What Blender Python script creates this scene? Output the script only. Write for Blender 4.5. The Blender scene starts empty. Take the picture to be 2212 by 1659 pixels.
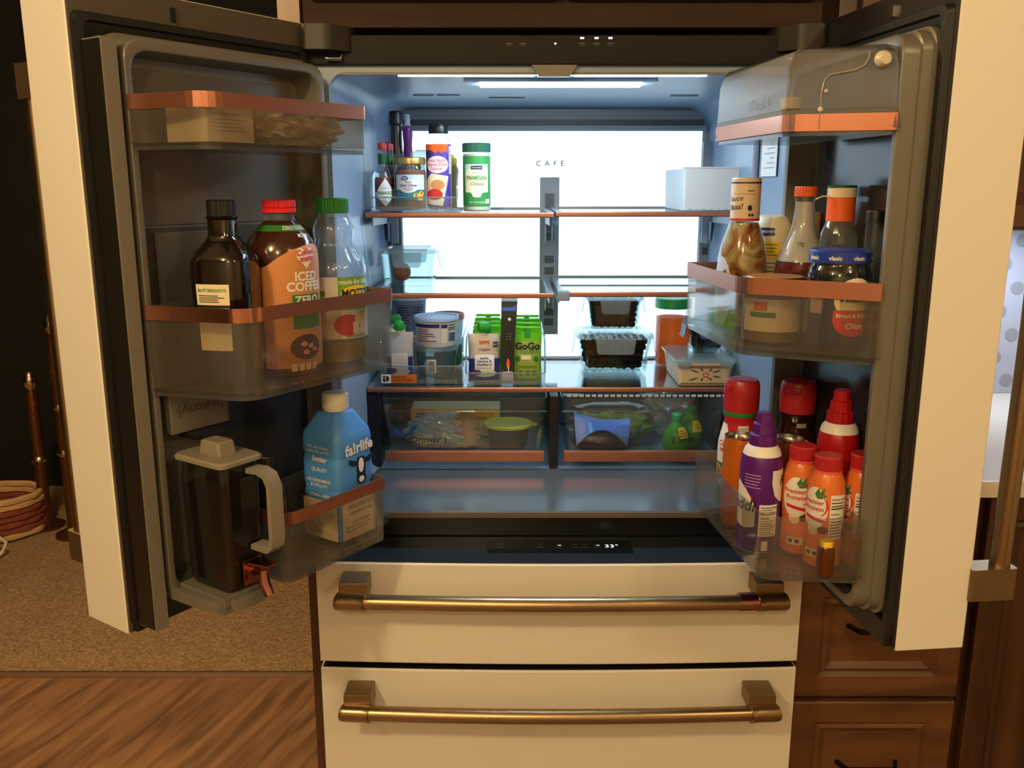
import bpy, bmesh, math, random
from mathutils import Matrix, Vector
R = math.radians
PI = math.pi
random.seed(7)
scene = bpy.context.scene
COL = scene.collection

# ------------------------------------------------------------------ camera, world, lights, exposure
CAM = Vector((-0.0889, -1.5488, 1.50))
cd = bpy.data.cameras.new('camera')
cd.sensor_fit = 'HORIZONTAL'
cd.sensor_width = 36.0
cd.lens = 36.0 * 1930.0 / 2212.0
cd.clip_start = 0.02
cam = bpy.data.objects.new('camera', cd)
COL.objects.link(cam)
cam.location = CAM
cam.rotation_euler = (PI / 2 - 0.21977, 0, 0)
scene.camera = cam

world = bpy.data.worlds.new('world')
scene.world = world
world.use_nodes = True
bgn = world.node_tree.nodes['Background']
bgn.inputs[0].default_value = (1.0, 0.62, 0.32, 1)
bgn.inputs[1].default_value = 0.035

WARM = (1.0, 0.73, 0.375)


def area(name, loc, size, power, color=WARM, target=None, spread=180):
    ld = bpy.data.lights.new(name, 'AREA')
    ld.shape = 'DISK'
    ld.size = size
    ld.energy = power
    ld.color = color
    ld.spread = R(spread)
    o = bpy.data.objects.new(name, ld)
    COL.objects.link(o)
    o.location = loc
    if target:
        o.rotation_euler = (Vector(target) - Vector(loc)).to_track_quat('-Z', 'Y').to_euler()
    return o


# ceiling lamps of the kitchen behind and beside the camera (globes, so they also light the ceiling)
def globe(loc, power):
    ld = bpy.data.lights.new('ceiling_lamp_light', 'POINT')
    ld.shadow_soft_size = 0.07
    ld.energy = power
    ld.color = WARM
    o = bpy.data.objects.new('ceiling_lamp_light', ld)
    COL.objects.link(o)
    o.location = loc
    return o


LAMPS = ((-1.05, -1.75, 60), (1.05, -1.75, 19), (-0.35, -2.7, 38), (-1.45, 0.35, 72))
for lx, ly, lp_ in LAMPS:
    globe((lx, ly, 2.30), lp_)

scene.view_settings.view_transform = 'Standard'
scene.view_settings.look = 'None'
scene.view_settings.gamma = 1.0
scene.view_settings.use_curve_mapping = False
scene.view_settings.exposure = 0.0
cy = scene.cycles
cy.use_denoising = True
cy.max_bounces = 10
cy.diffuse_bounces = 4
cy.glossy_bounces = 4
cy.transmission_bounces = 8
cy.transparent_max_bounces = 40
cy.sample_clamp_indirect = 6.0
cy.caustics_reflective = False
cy.caustics_refractive = False

# ------------------------------------------------------------------ materials


def lin(c):
    return tuple(((x / 255) / 12.92 if x <= 10.3 else ((x / 255 + 0.055) / 1.055) ** 2.4) for x in c) + (1,)


MATS = {}


def newmat(name):
    m = bpy.data.materials.new(name)
    m.use_nodes = True
    nt = m.node_tree
    nt.nodes.clear()
    out = nt.nodes.new('ShaderNodeOutputMaterial')
    MATS[name] = m
    return m, nt, out


def node(nt, typ, **kw):
    n = nt.nodes.new(typ)
    for k, v in kw.items():
        setattr(n, k, v)
    return n


def pm(name, c, rough=0.5, metal=0.0, spec=0.5, emis=0.0, coat=0.0, noise=0.0, nscale=30.0, transl=0.0, bump=0.0, sub=0.0):
    """principled paint / plastic / metal, optional speckle and translucency"""
    if name in MATS:
        return MATS[name]
    m, nt, out = newmat(name)
    b = node(nt, 'ShaderNodeBsdfPrincipled')
    b.inputs['Base Color'].default_value = lin(c)
    b.inputs['Roughness'].default_value = rough
    b.inputs['Metallic'].default_value = metal
    b.inputs['Specular IOR Level'].default_value = spec
    b.inputs['Coat Weight'].default_value = coat
    if emis:
        b.inputs['Emission Color'].default_value = lin(c)
        b.inputs['Emission Strength'].default_value = emis
    if noise or bump:
        tc = node(nt, 'ShaderNodeTexCoord')
        nz = node(nt, 'ShaderNodeTexNoise')
        nz.inputs['Scale'].default_value = nscale
        nz.inputs['Detail'].default_value = 4
        nt.links.new(tc.outputs['Object'], nz.inputs['Vector'])
        if noise:
            mr = node(nt, 'ShaderNodeMapRange')
            mr.inputs[3].default_value = 1 - noise
            mr.inputs[4].default_value = 1 + noise
            mx = node(nt, 'ShaderNodeMix', data_type='RGBA', blend_type='MULTIPLY')
            mx.inputs[0].default_value = 1
            mx.inputs[6].default_value = lin(c)
            nt.links.new(nz.outputs[0], mr.inputs[0])
            nt.links.new(mr.outputs[0], mx.inputs[7])
            nt.links.new(mx.outputs[2], b.inputs['Base Color'])
        if bump:
            bp = node(nt, 'ShaderNodeBump')
            bp.inputs['Strength'].default_value = bump
            bp.inputs['Distance'].default_value = 0.004
            nt.links.new(nz.outputs[0], bp.inputs['Height'])
            nt.links.new(bp.outputs[0], b.inputs['Normal'])
    sh = b.outputs[0]
    if transl:
        t = node(nt, 'ShaderNodeBsdfTranslucent')
        t.inputs[0].default_value = lin(c)
        mx = node(nt, 'ShaderNodeMixShader')
        mx.inputs[0].default_value = transl
        nt.links.new(b.outputs[0], mx.inputs[1])
        nt.links.new(t.outputs[0], mx.inputs[2])
        sh = mx.outputs[0]
    nt.links.new(sh, out.inputs[0])
    return m


def clear(name, tint, rough=0.03, base=0.04, gain=0.9, haze=0.0, hazecol=(220, 225, 225)):
    """thin clear plastic / glass sheet: tinted see-through with edge reflections, optional milky haze"""
    if name in MATS:
        return MATS[name]
    m, nt, out = newmat(name)
    t = node(nt, 'ShaderNodeBsdfTransparent')
    t.inputs[0].default_value = lin(tint)
    g = node(nt, 'ShaderNodeBsdfGlossy')
    g.inputs[0].default_value = (0.9, 0.9, 0.9, 1)
    g.inputs['Roughness'].default_value = rough
    lw = node(nt, 'ShaderNodeLayerWeight')
    lw.inputs[0].default_value = 0.5
    p = node(nt, 'ShaderNodeMath', operation='POWER')
    p.inputs[1].default_value = 4.0
    ma = node(nt, 'ShaderNodeMath', operation='MULTIPLY_ADD')
    ma.inputs[1].default_value = gain
    ma.inputs[2].default_value = base
    nt.links.new(lw.outputs['Facing'], p.inputs[0])
    nt.links.new(p.outputs[0], ma.inputs[0])
    src = t.outputs[0]
    if haze:
        d = node(nt, 'ShaderNodeBsdfDiffuse')
        d.inputs[0].default_value = lin(hazecol)
        tl = node(nt, 'ShaderNodeBsdfTranslucent')
        tl.inputs[0].default_value = lin(hazecol)
        dm = node(nt, 'ShaderNodeMixShader')
        dm.inputs[0].default_value = 0.5
        nt.links.new(d.outputs[0], dm.inputs[1])
        nt.links.new(tl.outputs[0], dm.inputs[2])
        hm = node(nt, 'ShaderNodeMixShader')
        hm.inputs[0].default_value = haze
        nt.links.new(t.outputs[0], hm.inputs[1])
        nt.links.new(dm.outputs[0], hm.inputs[2])
        src = hm.outputs[0]
    mx = node(nt, 'ShaderNodeMixShader')
    nt.links.new(ma.outputs[0], mx.inputs[0])
    nt.links.new(src, mx.inputs[1])
    nt.links.new(g.outputs[0], mx.inputs[2])
    nt.links.new(mx.outputs[0], out.inputs[0])
    return m


def glow(name, c, s):
    if name in MATS:
        return MATS[name]
    m, nt, out = newmat(name)
    e = node(nt, 'ShaderNodeEmission')
    e.inputs[0].default_value = tuple(c) + (1,)
    e.inputs[1].default_value = s
    nt.links.new(e.outputs[0], out.inputs[0])
    return m


def wood(name, c1, c2, axis='Z', rough=0.42, scale=5.0, rot=0.0, stretch=14.0, coat=0.15, detail=6, contrast=(0.35, 0.7)):
    if name in MATS:
        return MATS[name]
    m, nt, out = newmat(name)
    b = node(nt, 'ShaderNodeBsdfPrincipled')
    b.inputs['Roughness'].default_value = rough
    b.inputs['Coat Weight'].default_value = coat
    b.inputs['Coat Roughness'].default_value = 0.3
    tc = node(nt, 'ShaderNodeTexCoord')
    mp = node(nt, 'ShaderNodeMapping')
    sc = {'X': (1, stretch, stretch), 'Y': (stretch, 1, stretch), 'Z': (stretch, stretch, 1)}[axis]
    mr = node(nt, 'ShaderNodeMapping')
    mr.inputs['Rotation'].default_value = (0, 0, rot)
    mp.inputs['Scale'].default_value = sc
    n1 = node(nt, 'ShaderNodeTexNoise')
    n1.inputs['Scale'].default_value = scale
    n1.inputs['Detail'].default_value = detail
    n1.inputs['Distortion'].default_value = 0.6
    cr = node(nt, 'ShaderNodeValToRGB')
    cr.color_ramp.elements[0].color = lin(c1)
    cr.color_ramp.elements[1].color = lin(c2)
    cr.color_ramp.elements[0].position = contrast[0]
    cr.color_ramp.elements[1].position = contrast[1]
    nt.links.new(tc.outputs['Object'], mr.inputs[0])
    nt.links.new(mr.outputs[0], mp.inputs[0])
    nt.links.new(mp.outputs[0], n1.inputs['Vector'])
    nt.links.new(n1.outputs[0], cr.inputs[0])
    nt.links.new(cr.outputs[0], b.inputs['Base Color'])
    bp = node(nt, 'ShaderNodeBump')
    bp.inputs['Strength'].default_value = 0.08
    bp.inputs['Distance'].default_value = 0.002
    nt.links.new(n1.outputs[0], bp.inputs['Height'])
    nt.links.new(bp.outputs[0], b.inputs['Normal'])
    nt.links.new(b.outputs[0], out.inputs[0])
    return m


def carpetmat():
    m, nt, out = newmat('carpet')
    b = node(nt, 'ShaderNodeBsdfPrincipled')
    b.inputs['Roughness'].default_value = 1.0
    b.inputs['Specular IOR Level'].default_value = 0.05
    tc = node(nt, 'ShaderNodeTexCoord')
    n1 = node(nt, 'ShaderNodeTexNoise')
    n1.inputs['Scale'].default_value = 115
    n1.inputs['Detail'].default_value = 5
    n1.inputs['Roughness'].default_value = 0.75
    n2 = node(nt, 'ShaderNodeTexNoise')
    n2.inputs['Scale'].default_value = 6
    cr = node(nt, 'ShaderNodeValToRGB')
    e = cr.color_ramp.elements
    e[0].position, e[0].color = 0.32, lin((122, 92, 68))
    e[1].position, e[1].color = 0.66, lin((220, 184, 148))
    mx = node(nt, 'ShaderNodeMix', data_type='RGBA', blend_type='MULTIPLY')
    mx.inputs[0].default_value = 0.25
    nt.links.new(tc.outputs['Object'], n1.inputs['Vector'])
    nt.links.new(tc.outputs['Object'], n2.inputs['Vector'])
    nt.links.new(n1.outputs[0], cr.inputs[0])
    nt.links.new(cr.outputs[0], mx.inputs[6])
    nt.links.new(n2.outputs[0], mx.inputs[7])
    nt.links.new(mx.outputs[2], b.inputs['Base Color'])
    bp = node(nt, 'ShaderNodeBump')
    bp.inputs['Strength'].default_value = 0.8
    bp.inputs['Distance'].default_value = 0.012
    nt.links.new(n1.outputs[0], bp.inputs['Height'])
    nt.links.new(bp.outputs[0], b.inputs['Normal'])
    nt.links.new(b.outputs[0], out.inputs[0])
    return m


WHITE = pm('white_enamel', (236, 232, 224), 0.42, noise=0.015, nscale=6)
BRONZE = pm('brushed_bronze', (168, 146, 112), 0.3, 1.0, noise=0.06, nscale=60)
COPPER = pm('copper_trim', (182, 122, 98), 0.36, 0.85, noise=0.04, nscale=20)
COPPERD = pm('bright_copper', (186, 128, 112), 0.16, 1.0)
LINER = pm('liner_grey', (134, 154, 178), 0.36, 0.0, noise=0.03, nscale=9)
DLINER = pm('door_liner_taupe', (116, 112, 103), 0.36, 0.2, noise=0.03, nscale=9)
DPANEL = pm('door_panel_dark', (84, 78, 70), 0.16, 0.2)
DFRAME = pm('door_frame_taupe', (88, 80, 70), 0.45, 0.2)
BLACK = pm('gasket_black', (20, 18, 17), 0.5)
BLACKG = pm('gloss_black', (18, 20, 24), 0.22)
SLATE = pm('slate_rail', (122, 130, 138), 0.5)
SLATED = pm('slate_dark', (58, 66, 74), 0.5)
STRIP = pm('control_strip', (30, 27, 24), 0.6, 0.0, 0.2)
PALEPL = pm('pale_bracket', (190, 205, 215), 0.35, transl=0.2)
SMOKE = clear('smoky_plastic', (240, 237, 231), 0.08, 0.05, 0.7, haze=0.1, hazecol=(190, 186, 178))
SMOKE2 = clear('dairy_bin_plastic', (222, 218, 212), 0.55, 0.03, 0.3, haze=0.34, hazecol=(186, 183, 177))
GLASS = clear('container_glass', (238, 248, 248), 0.03, 0.06, 0.85)
SHELFG = clear('shelf_glass', (240, 249, 250), 0.05, 0.06, 0.85)
PLAST = clear('clear_plastic', (244, 248, 250), 0.05, 0.05, 0.75, haze=0.04)
LID = clear('frosted_lid', (236, 242, 243), 0.15, 0.06, 0.6, haze=0.3, hazecol=(205, 222, 226))
BAGM = clear('bag_film', (236, 238, 236), 0.12, 0.1, 0.6, haze=0.22, hazecol=(225, 226, 220))
RIMM = clear('rim_plastic', (206, 226, 232), 0.08, 0.1, 0.7, haze=0.3, hazecol=(206, 222, 230))
INK = pm('ink_black', (22, 20, 22), 0.6)
PAPER = pm('label_white', (236, 233, 226), 0.5)
LEDC = (0.64, 0.84, 1.0)

# ------------------------------------------------------------------ mesh building


def rrect(x0, x1, y0, y1, r, n=5):
    """rounded rectangle outline, counter-clockwise"""
    pts = []
    for cx, cy_, a0 in ((x1 - r, y1 - r, 0), (x0 + r, y1 - r, 90), (x0 + r, y0 + r, 180), (x1 - r, y0 + r, 270)):
        for i in range(n + 1):
            a = R(a0 + 90 * i / n)
            pts.append((cx + r * math.cos(a), cy_ + r * math.sin(a)))
    return pts


def roundpoly(pts, r, n=4):
    """round every corner of a polygon"""
    out = []
    k = len(pts)
    for i in range(k):
        p0, p1, p2 = Vector(pts[i - 1]), Vector(pts[i]), Vector(pts[(i + 1) % k])
        rr = r[i] if isinstance(r, (list, tuple)) else r
        if rr <= 0:
            out.append(tuple(p1))
            continue
        d0, d2 = (p0 - p1), (p2 - p1)
        q = min(rr, d0.length * 0.45, d2.length * 0.45)
        a, b = p1 + d0.normalized() * q, p1 + d2.normalized() * q
        for j in range(n + 1):
            t = j / n
            out.append(tuple(a * (1 - t) ** 2 + p1 * 2 * t * (1 - t) + b * t * t))
    return out


def offset(pts, d):
    """offset closed ccw polygon inward by d"""
    k = len(pts)
    res = []
    for i in range(k):
        p0, p1, p2 = Vector(pts[i - 1]), Vector(pts[i]), Vector(pts[(i + 1) % k])
        a = (p1 - p0)
        b = (p2 - p1)
        if a.length < 1e-9 or b.length < 1e-9:
            res.append(tuple(p1))
            continue
        na = Vector((-a.y, a.x)).normalized()
        nb = Vector((-b.y, b.x)).normalized()
        m = (na + nb)
        if m.length < 1e-6:
            m = na
        m.normalize()
        c = max(0.4, m.dot(na))
        res.append(tuple(p1 + m * (d / c)))
    return res


class MB:
    def __init__(s):
        s.bm = bmesh.new()

    def box(s, x0, x1, y0, y1, z0, z1, bev=0.0, seg=2):
        r = bmesh.ops.create_cube(s.bm, size=1.0)
        vs = r['verts']
        for v in vs:
            v.co = Vector(((x0 + x1) / 2 + v.co.x * (x1 - x0), (y0 + y1) / 2 + v.co.y * (y1 - y0), (z0 + z1) / 2 + v.co.z * (z1 - z0)))
        if bev:
            es = list({e for v in vs for e in v.link_edges})
            bmesh.ops.bevel(s.bm, geom=es, offset=bev, segments=seg, affect='EDGES', profile=0.5)
        return s

    def face(s, pts):
        vs = [s.bm.verts.new(p) for p in pts]
        return s.bm.faces.new(vs)

    def loft(s, rings, cap0=True, cap1=True, close=True):
        rv = [[s.bm.verts.new(p) for p in ring] for ring in rings]
        n = len(rv[0])
        for a, b in zip(rv[:-1], rv[1:]):
            for i in range(n if close else n - 1):
                j = (i + 1) % n
                try:
                    s.bm.faces.new((a[i], a[j], b[j], b[i]))
                except ValueError:
                    pass
        if cap0:
            s.bm.faces.new(rv[0][::-1])
        if cap1:
            s.bm.faces.new(rv[-1])
        return s

    def prism(s, poly, z0, z1, axis='Z', taper=0.0):
        """extrude a 2-D outline; axis Z: (x,y)->z, axis Y: (x,z)->y, axis X: (y,z)->x"""
        f = {'Z': lambda p, h: (p[0], p[1], h), 'Y': lambda p, h: (p[0], h, p[1]), 'X': lambda p, h: (h, p[0], p[1])}[axis]
        p2 = offset(poly, taper) if taper else poly
        return s.loft([[f(p, z0) for p in poly], [f(p, z1) for p in p2]])

    def lathe(s, prof, seg=32, p=2.0, ax=1.0, ay=1.0, capb=True, capt=True, flute=None):
        rings = []
        for r, z in prof:
            ring = []
            for i in range(seg):
                a = 2 * PI * i / seg
                k = sqk(a, p) * (flute(a, z) if flute else 1.0)
                ring.append((max(r, 1e-4) * k * math.sin(a) * ax, -max(r, 1e-4) * k * math.cos(a) * ay, z))
            rings.append(ring)
        return s.loft(rings, capb, capt)

    def tube(s, pts, r, seg=10, closed=False):
        pts = [Vector(p) for p in pts]
        rings = []
        up = Vector((0, 0, 1))
        k = len(pts)
        prev = None
        for i, p in enumerate(pts):
            if closed:
                t = pts[(i + 1) % k] - pts[i - 1]
            else:
                t = pts[min(i + 1, k - 1)] - pts[max(i - 1, 0)]
            t.normalize()
            ref = prev if prev is not None else (up if abs(t.z) < 0.9 else Vector((1, 0, 0)))
            a = (ref - t * ref.dot(t))
            if a.length < 1e-5:
                a = Vector((1, 0, 0)) - t * t.x
            a.normalize()
            prev = a
            b = t.cross(a)
            rr = r[i] if isinstance(r, (list, tuple)) else r
            rings.append([tuple(p + a * (rr * math.cos(2 * PI * j / seg)) + b * (rr * math.sin(2 * PI * j / seg))) for j in range(seg)])
        if closed:
            rings.append(rings[0])
            return s.loft(rings, False, False)
        return s.loft(rings)

    def ball(s, c, r, seg=14, sx=1, sy=1, sz=1, jitter=0.0):
        res = bmesh.ops.create_uvsphere(s.bm, u_segments=seg, v_segments=max(6, seg * 2 // 3), radius=r)
        for v in res['verts']:
            j = 1 + random.uniform(-jitter, jitter)
            v.co = Vector((c[0] + v.co.x * sx * j, c[1] + v.co.y * sy * j, c[2] + v.co.z * sz * j))
        return s

    def shell(s, poly, z0, z1, t=0.0025, bot=0.003, taper=0.0):
        """open-topped tray with real walls from a ccw outline"""
        pb = offset(poly, taper) if taper else poly
        o0, o1 = [(x, y, z0) for x, y in pb], [(x, y, z1) for x, y in poly]
        i1, i0 = [(x, y, z1) for x, y in offset(poly, t)], [(x, y, z0 + bot) for x, y in offset(pb, t)]
        return s.loft([o0, o1, i1, i0], True, True)

    def xf(s, m):
        bmesh.ops.transform(s.bm, matrix=m, verts=s.bm.verts)
        return s

    def obj(s, name, mat, parent=None, smooth=40, loc=None, rot=None):
        bmesh.ops.remove_doubles(s.bm, verts=s.bm.verts, dist=1e-6)
        bmesh.ops.recalc_face_normals(s.bm, faces=s.bm.faces)
        me = bpy.data.meshes.new(name)
        s.bm.to_mesh(me)
        s.bm.free()
        me.materials.append(mat)
        if smooth:
            me.polygons.foreach_set('use_smooth', [True] * len(me.polygons))
            me.set_sharp_from_angle(angle=R(smooth))
        o = bpy.data.objects.new(name, me)
        COL.objects.link(o)
        if smooth:
            wn = o.modifiers.new('normals', 'WEIGHTED_NORMAL')
            wn.keep_sharp = True
        if parent:
            o.parent = parent
        if loc:
            o.location = loc
        if rot is not None:
            o.rotation_euler = (0, 0, rot)
        return o


def sqk(a, p):
    if p == 2.0:
        return 1.0
    return (abs(math.sin(a)) ** p + abs(math.cos(a)) ** p) ** (-1.0 / p)


def tag(o, label=None, cat=None, group=None, kind=None):
    if label:
        o['label'] = label
    if cat:
        o['category'] = cat
    if group:
        o['group'] = group
    if kind:
        o['kind'] = kind
    return o


def thing(name, label, cat, loc=(0, 0, 0), rot=0.0, group=None):
    o = bpy.data.objects.new(name, None)
    o.empty_display_size = 0.05
    COL.objects.link(o)
    o.location = loc
    o.rotation_euler = (0, 0, rot)
    return tag(o, label, cat, group)


def facing(x, y, turn=0.0):
    """rotation that turns an object's local -Y towards the camera, plus a turn in degrees (positive = to the right)"""
    d = CAM - Vector((x, y, 0))
    return math.atan2(d.x, -d.y) + R(turn)


def dup(root, loc=None, rot=None, label=None, parent=None):
    c = root.copy()
    COL.objects.link(c)
    c.parent = parent
    if loc is not None:
        c.location = loc
    if rot is not None:
        c.rotation_euler = (0, 0, rot)
    if label:
        c['label'] = label
    for ch in list(root.children):
        dup(ch, parent=c)
    return c


# ---- flat print wrapped on a surface -------------------------------------------------


def lathesurf(prof, p=2.0, ax=1.0, ay=1.0, rref=None):
    """(x, z) on the unrolled front of a lathe -> 3-D point just outside it"""
    pr = sorted(prof, key=lambda q: q[1])
    rr = rref or max(r for r, z in prof)

    def f(x, z, off):
        zz = min(max(z, pr[0][1]), pr[-1][1])
        r = pr[-1][0]
        for (r0, z0), (r1, z1) in zip(pr[:-1], pr[1:]):
            if z0 <= zz <= z1 and z1 > z0:
                r = r0 + (r1 - r0) * (zz - z0) / (z1 - z0)
                break
        a = x / rr
        k = r * sqk(a, p) + off
        return (k * math.sin(a) * ax, -k * math.cos(a) * ay, z)
    return f


def planesurf(o=(0, 0, 0), ex=(1, 0, 0), ez=(0, 0, 1)):
    o, ex, ez = Vector(o), Vector(ex).normalized(), Vector(ez).normalized()
    n = ex.cross(ez).normalized()

    def f(x, z, off):
        return tuple(o + ex * x + ez * z + n * off)
    return f


def decal(parent, name, polys, surf, mat, off=0.0004, cut=0.006, cutz=0.008):
    """print: outlines in label space, cut into strips and laid on the surface"""
    bm = bmesh.new()
    for poly in polys:
        vs = [bm.verts.new((x, z, 0)) for x, z in poly]
        try:
            bm.faces.new(vs)
        except ValueError:
            pass
    _wrap(bm, surf, off, cut, cutz if cut else 0)
    return _deco(bm, name, mat, parent)


def _wrap(bm, surf, off, cut, cutz):
    xs = [v.co.x for v in bm.verts]
    zs = [v.co.y for v in bm.verts]
    if not xs:
        return
    for c, lo, hi, no in ((cut, min(xs), max(xs), (1, 0, 0)), (cutz, min(zs), max(zs), (0, 1, 0))):
        if c and hi - lo > c:
            k = int((hi - lo) / c)
            for i in range(1, k + 1):
                q = lo + (hi - lo) * i / (k + 1)
                g = bm.verts[:] + bm.edges[:] + bm.faces[:]
                bmesh.ops.bisect_plane(bm, geom=g, plane_co=(q * no[0], q * no[1], 0), plane_no=no)
    for v in bm.verts:
        v.co = Vector(surf(v.co.x, v.co.y, off))


def _deco(bm, name, mat, parent):
    me = bpy.data.meshes.new(name)
    bm.to_mesh(me)
    bm.free()
    me.materials.append(mat)
    o = bpy.data.objects.new(name, me)
    COL.objects.link(o)
    o.parent = parent
    return o


def textmesh(body, size, bold=0.0, shear=0.0, align='CENTER', space=1.0, linesp=1.0):
    cu = bpy.data.curves.new('t', 'FONT')
    cu.body = body
    cu.size = size
    cu.align_x = align
    cu.align_y = 'CENTER'
    cu.offset = bold * size
    cu.shear = shear
    cu.resolution_u = 3
    cu.space_character = space
    cu.space_line = linesp
    cu.fill_mode = 'FRONT'
    o = bpy.data.objects.new('t', cu)
    me = bpy.data.meshes.new_from_object(o)
    bm = bmesh.new()
    bm.from_mesh(me)
    bpy.data.objects.remove(o)
    bpy.data.curves.remove(cu)
    bpy.data.meshes.remove(me)
    return bm


def text(parent, body, x, z, size, surf, mat, off=0.0007, bold=0.0, shear=0.0, rot=0.0, sx=1.0, align='CENTER', space=1.0, cut=0.006, name='lettering', linesp=0.9):
    bm = textmesh(body, size, bold, shear, align, space, linesp)
    m = Matrix.Translation((x, z, 0)) @ Matrix.Rotation(R(rot), 4, 'Z') @ Matrix.Diagonal((sx, 1, 1, 1))
    bmesh.ops.transform(bm, matrix=m, verts=bm.verts)
    _wrap(bm, surf, off, cut, 0)
    return _deco(bm, name, mat, parent)


def rect(x0, x1, z0, z1):
    return [(x0, z0), (x1, z0), (x1, z1), (x0, z1)]


def ell(cx, cz, rx, rz, n=24, a0=0, a1=360):
    return [(cx + rx * math.cos(R(a0 + (a1 - a0) * i / n)), cz + rz * math.sin(R(a0 + (a1 - a0) * i / n))) for i in range(n)]


def lines(x0, x1, zs, h=0.0012, ragged=0.3):
    """rows of unreadable small print as thin bars"""
    return [rect(x0, x1 - random.uniform(0, ragged) * (x1 - x0), z, z + h) for z in zs]


def nutrition(parent, surf, x0, x1, z0, z1, off=0.0006, head=True):
    decal(parent, 'nutrition_panel', [rect(x0, x1, z0, z1)], surf, PAPER, off)
    h = z1 - z0
    w = x1 - x0
    m = w * 0.06
    if head:
        text(parent, 'Nutrition Facts', x0 + m, z1 - h * 0.09, min(h * 0.13, w * 0.15), surf, INK, off + 0.0003, bold=0.02, align='LEFT')
        text(parent, 'Calories', x0 + m, z1 - h * 0.42, min(h * 0.12, w * 0.15), surf, INK, off + 0.0003, bold=0.02, align='LEFT')
    ps = [rect(x0 + m, x1 - m, z1 - h * 0.31, z1 - h * 0.28), rect(x0 + m, x1 - m, z1 - h * 0.52, z1 - h * 0.505)]
    ps += lines(x0 + m, x1 - m, [z1 - h * q for q in (0.18, 0.25, 0.6, 0.67, 0.74, 0.81, 0.88, 0.95)], h * 0.022)
    decal(parent, 'small_print', ps, surf, INK, off + 0.0003)


# ---- door frames -----------------------------------------------------------------------
AL, AR = R(34.0), R(6.0)
HL, HR = Vector((-0.44, 0.09, 0)), Vector((0.44, 0.09, 0))
EL, NL = Vector((-math.sin(AL), -math.cos(AL), 0)), Vector((math.cos(AL), -math.sin(AL), 0))
ER, NR = Vector((math.sin(AR), -math.cos(AR), 0)), Vector((-math.cos(AR), -math.sin(AR), 0))
ROTL = math.atan2(EL.y, EL.x)
ROTR = math.atan2(-ER.y, -ER.x)


def dl(u, w):
    p = HL + EL * u + NL * w
    return p.x, p.y


def dr(u, w):
    p = HR + ER * u + NR * w
    return p.x, p.y

# ================================================================== the room
def struct(name, mb, mat, smooth=0):
    return tag(mb.obj(name, mat, None, smooth), kind='structure')


CAB1 = wood('cabinet_maple', (84, 54, 32), (128, 86, 54), 'X', scale=2.2, stretch=9, rough=0.38, contrast=(0.3, 0.75))
CABV = wood('cabinet_maple_upright', (84, 54, 32), (128, 86, 54), 'Z', scale=2.2, stretch=9, rough=0.38, contrast=(0.3, 0.75))
CABD = wood('cabinet_dark_and_shade', (62, 38, 22), (92, 58, 36), 'Z', scale=2.2, stretch=9, rough=0.4)  # dark wood tone; carries painted shade on the corner base cabinet
FLOORM = wood('vinyl_planks', (92, 64, 44), (166, 126, 94), 'Y', scale=3.4, stretch=9, rot=R(17), rough=0.4, coat=0.1, detail=12, contrast=(0.28, 0.78))
fl = struct('floor', MB().box(-4.5, 2.2, -3.6, 0.975, -0.05, 0.0), FLOORM)
struct('floor_carpet', MB().box(-4.5, 2.2, 0.985, 2.75, -0.05, 0.012), carpetmat())
struct('trim_1', MB().prism([(0.965, 0.0), (0.968, 0.006), (0.98, 0.012), (0.988, 0.012), (0.992, 0.0)], -4.5, -0.3, 'X'), pm('threshold_brass', (110, 82, 60), 0.5, 0.3), 30)
WALLM = pm('wall_paint', (214, 204, 188), 0.8, noise=0.03, nscale=3)
DIM = pm('room_wall_painted_dark', (13, 10, 8), 0.95, noise=0.15, nscale=2)  # near-black wall colour stands in for the darkness of the far room
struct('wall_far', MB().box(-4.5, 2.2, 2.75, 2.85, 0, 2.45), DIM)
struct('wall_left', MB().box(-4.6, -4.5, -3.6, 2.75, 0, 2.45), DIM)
struct('wall_right', MB().box(2.2, 2.3, -3.6, 2.75, 0, 2.45), WALLM)
struct('wall_behind', MB().box(-4.5, 2.2, -3.7, -3.6, 0, 2.45), WALLM)
struct('ceiling', MB().box(-4.5, 2.2, -3.6, 2.75, 2.45, 2.5), pm('ceiling_paint', (214, 204, 188), 0.9))
wk = struct('wall_kitchen', MB().box(-0.5, 2.2, 0.82, 0.92, 0, 2.45), WALLM)

# ceiling lamps that give the warm light: canopy and open ring under the ceiling
for i, (x, y, _) in enumerate(LAMPS):
    t = thing('ceiling_lamp', ['white ceiling lamp left of the camera', 'white ceiling lamp right of the camera', 'white ceiling lamp furthest behind the camera', 'white ceiling lamp beside the open left door'][i], 'ceiling lamp', (x, y, 2.45), 0, 'ceiling lamps')
    MB().lathe([(0.09, -0.02), (0.1, -0.018), (0.1, -0.0005)], 28).obj('canopy', WHITE, t)
    MB().tube([(0.11 * math.cos(2 * PI * k / 30), 0.11 * math.sin(2 * PI * k / 30), -0.10) for k in range(30)], 0.005, 8, True).obj('ring', BRONZE, t)
    for k in range(3):
        a = 2 * PI * k / 3
        MB().tube([(0.085 * math.cos(a), 0.085 * math.sin(a), -0.02), (0.11 * math.cos(a), 0.11 * math.sin(a), -0.10)], 0.003, 8).obj('arm', BRONZE, t)

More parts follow.
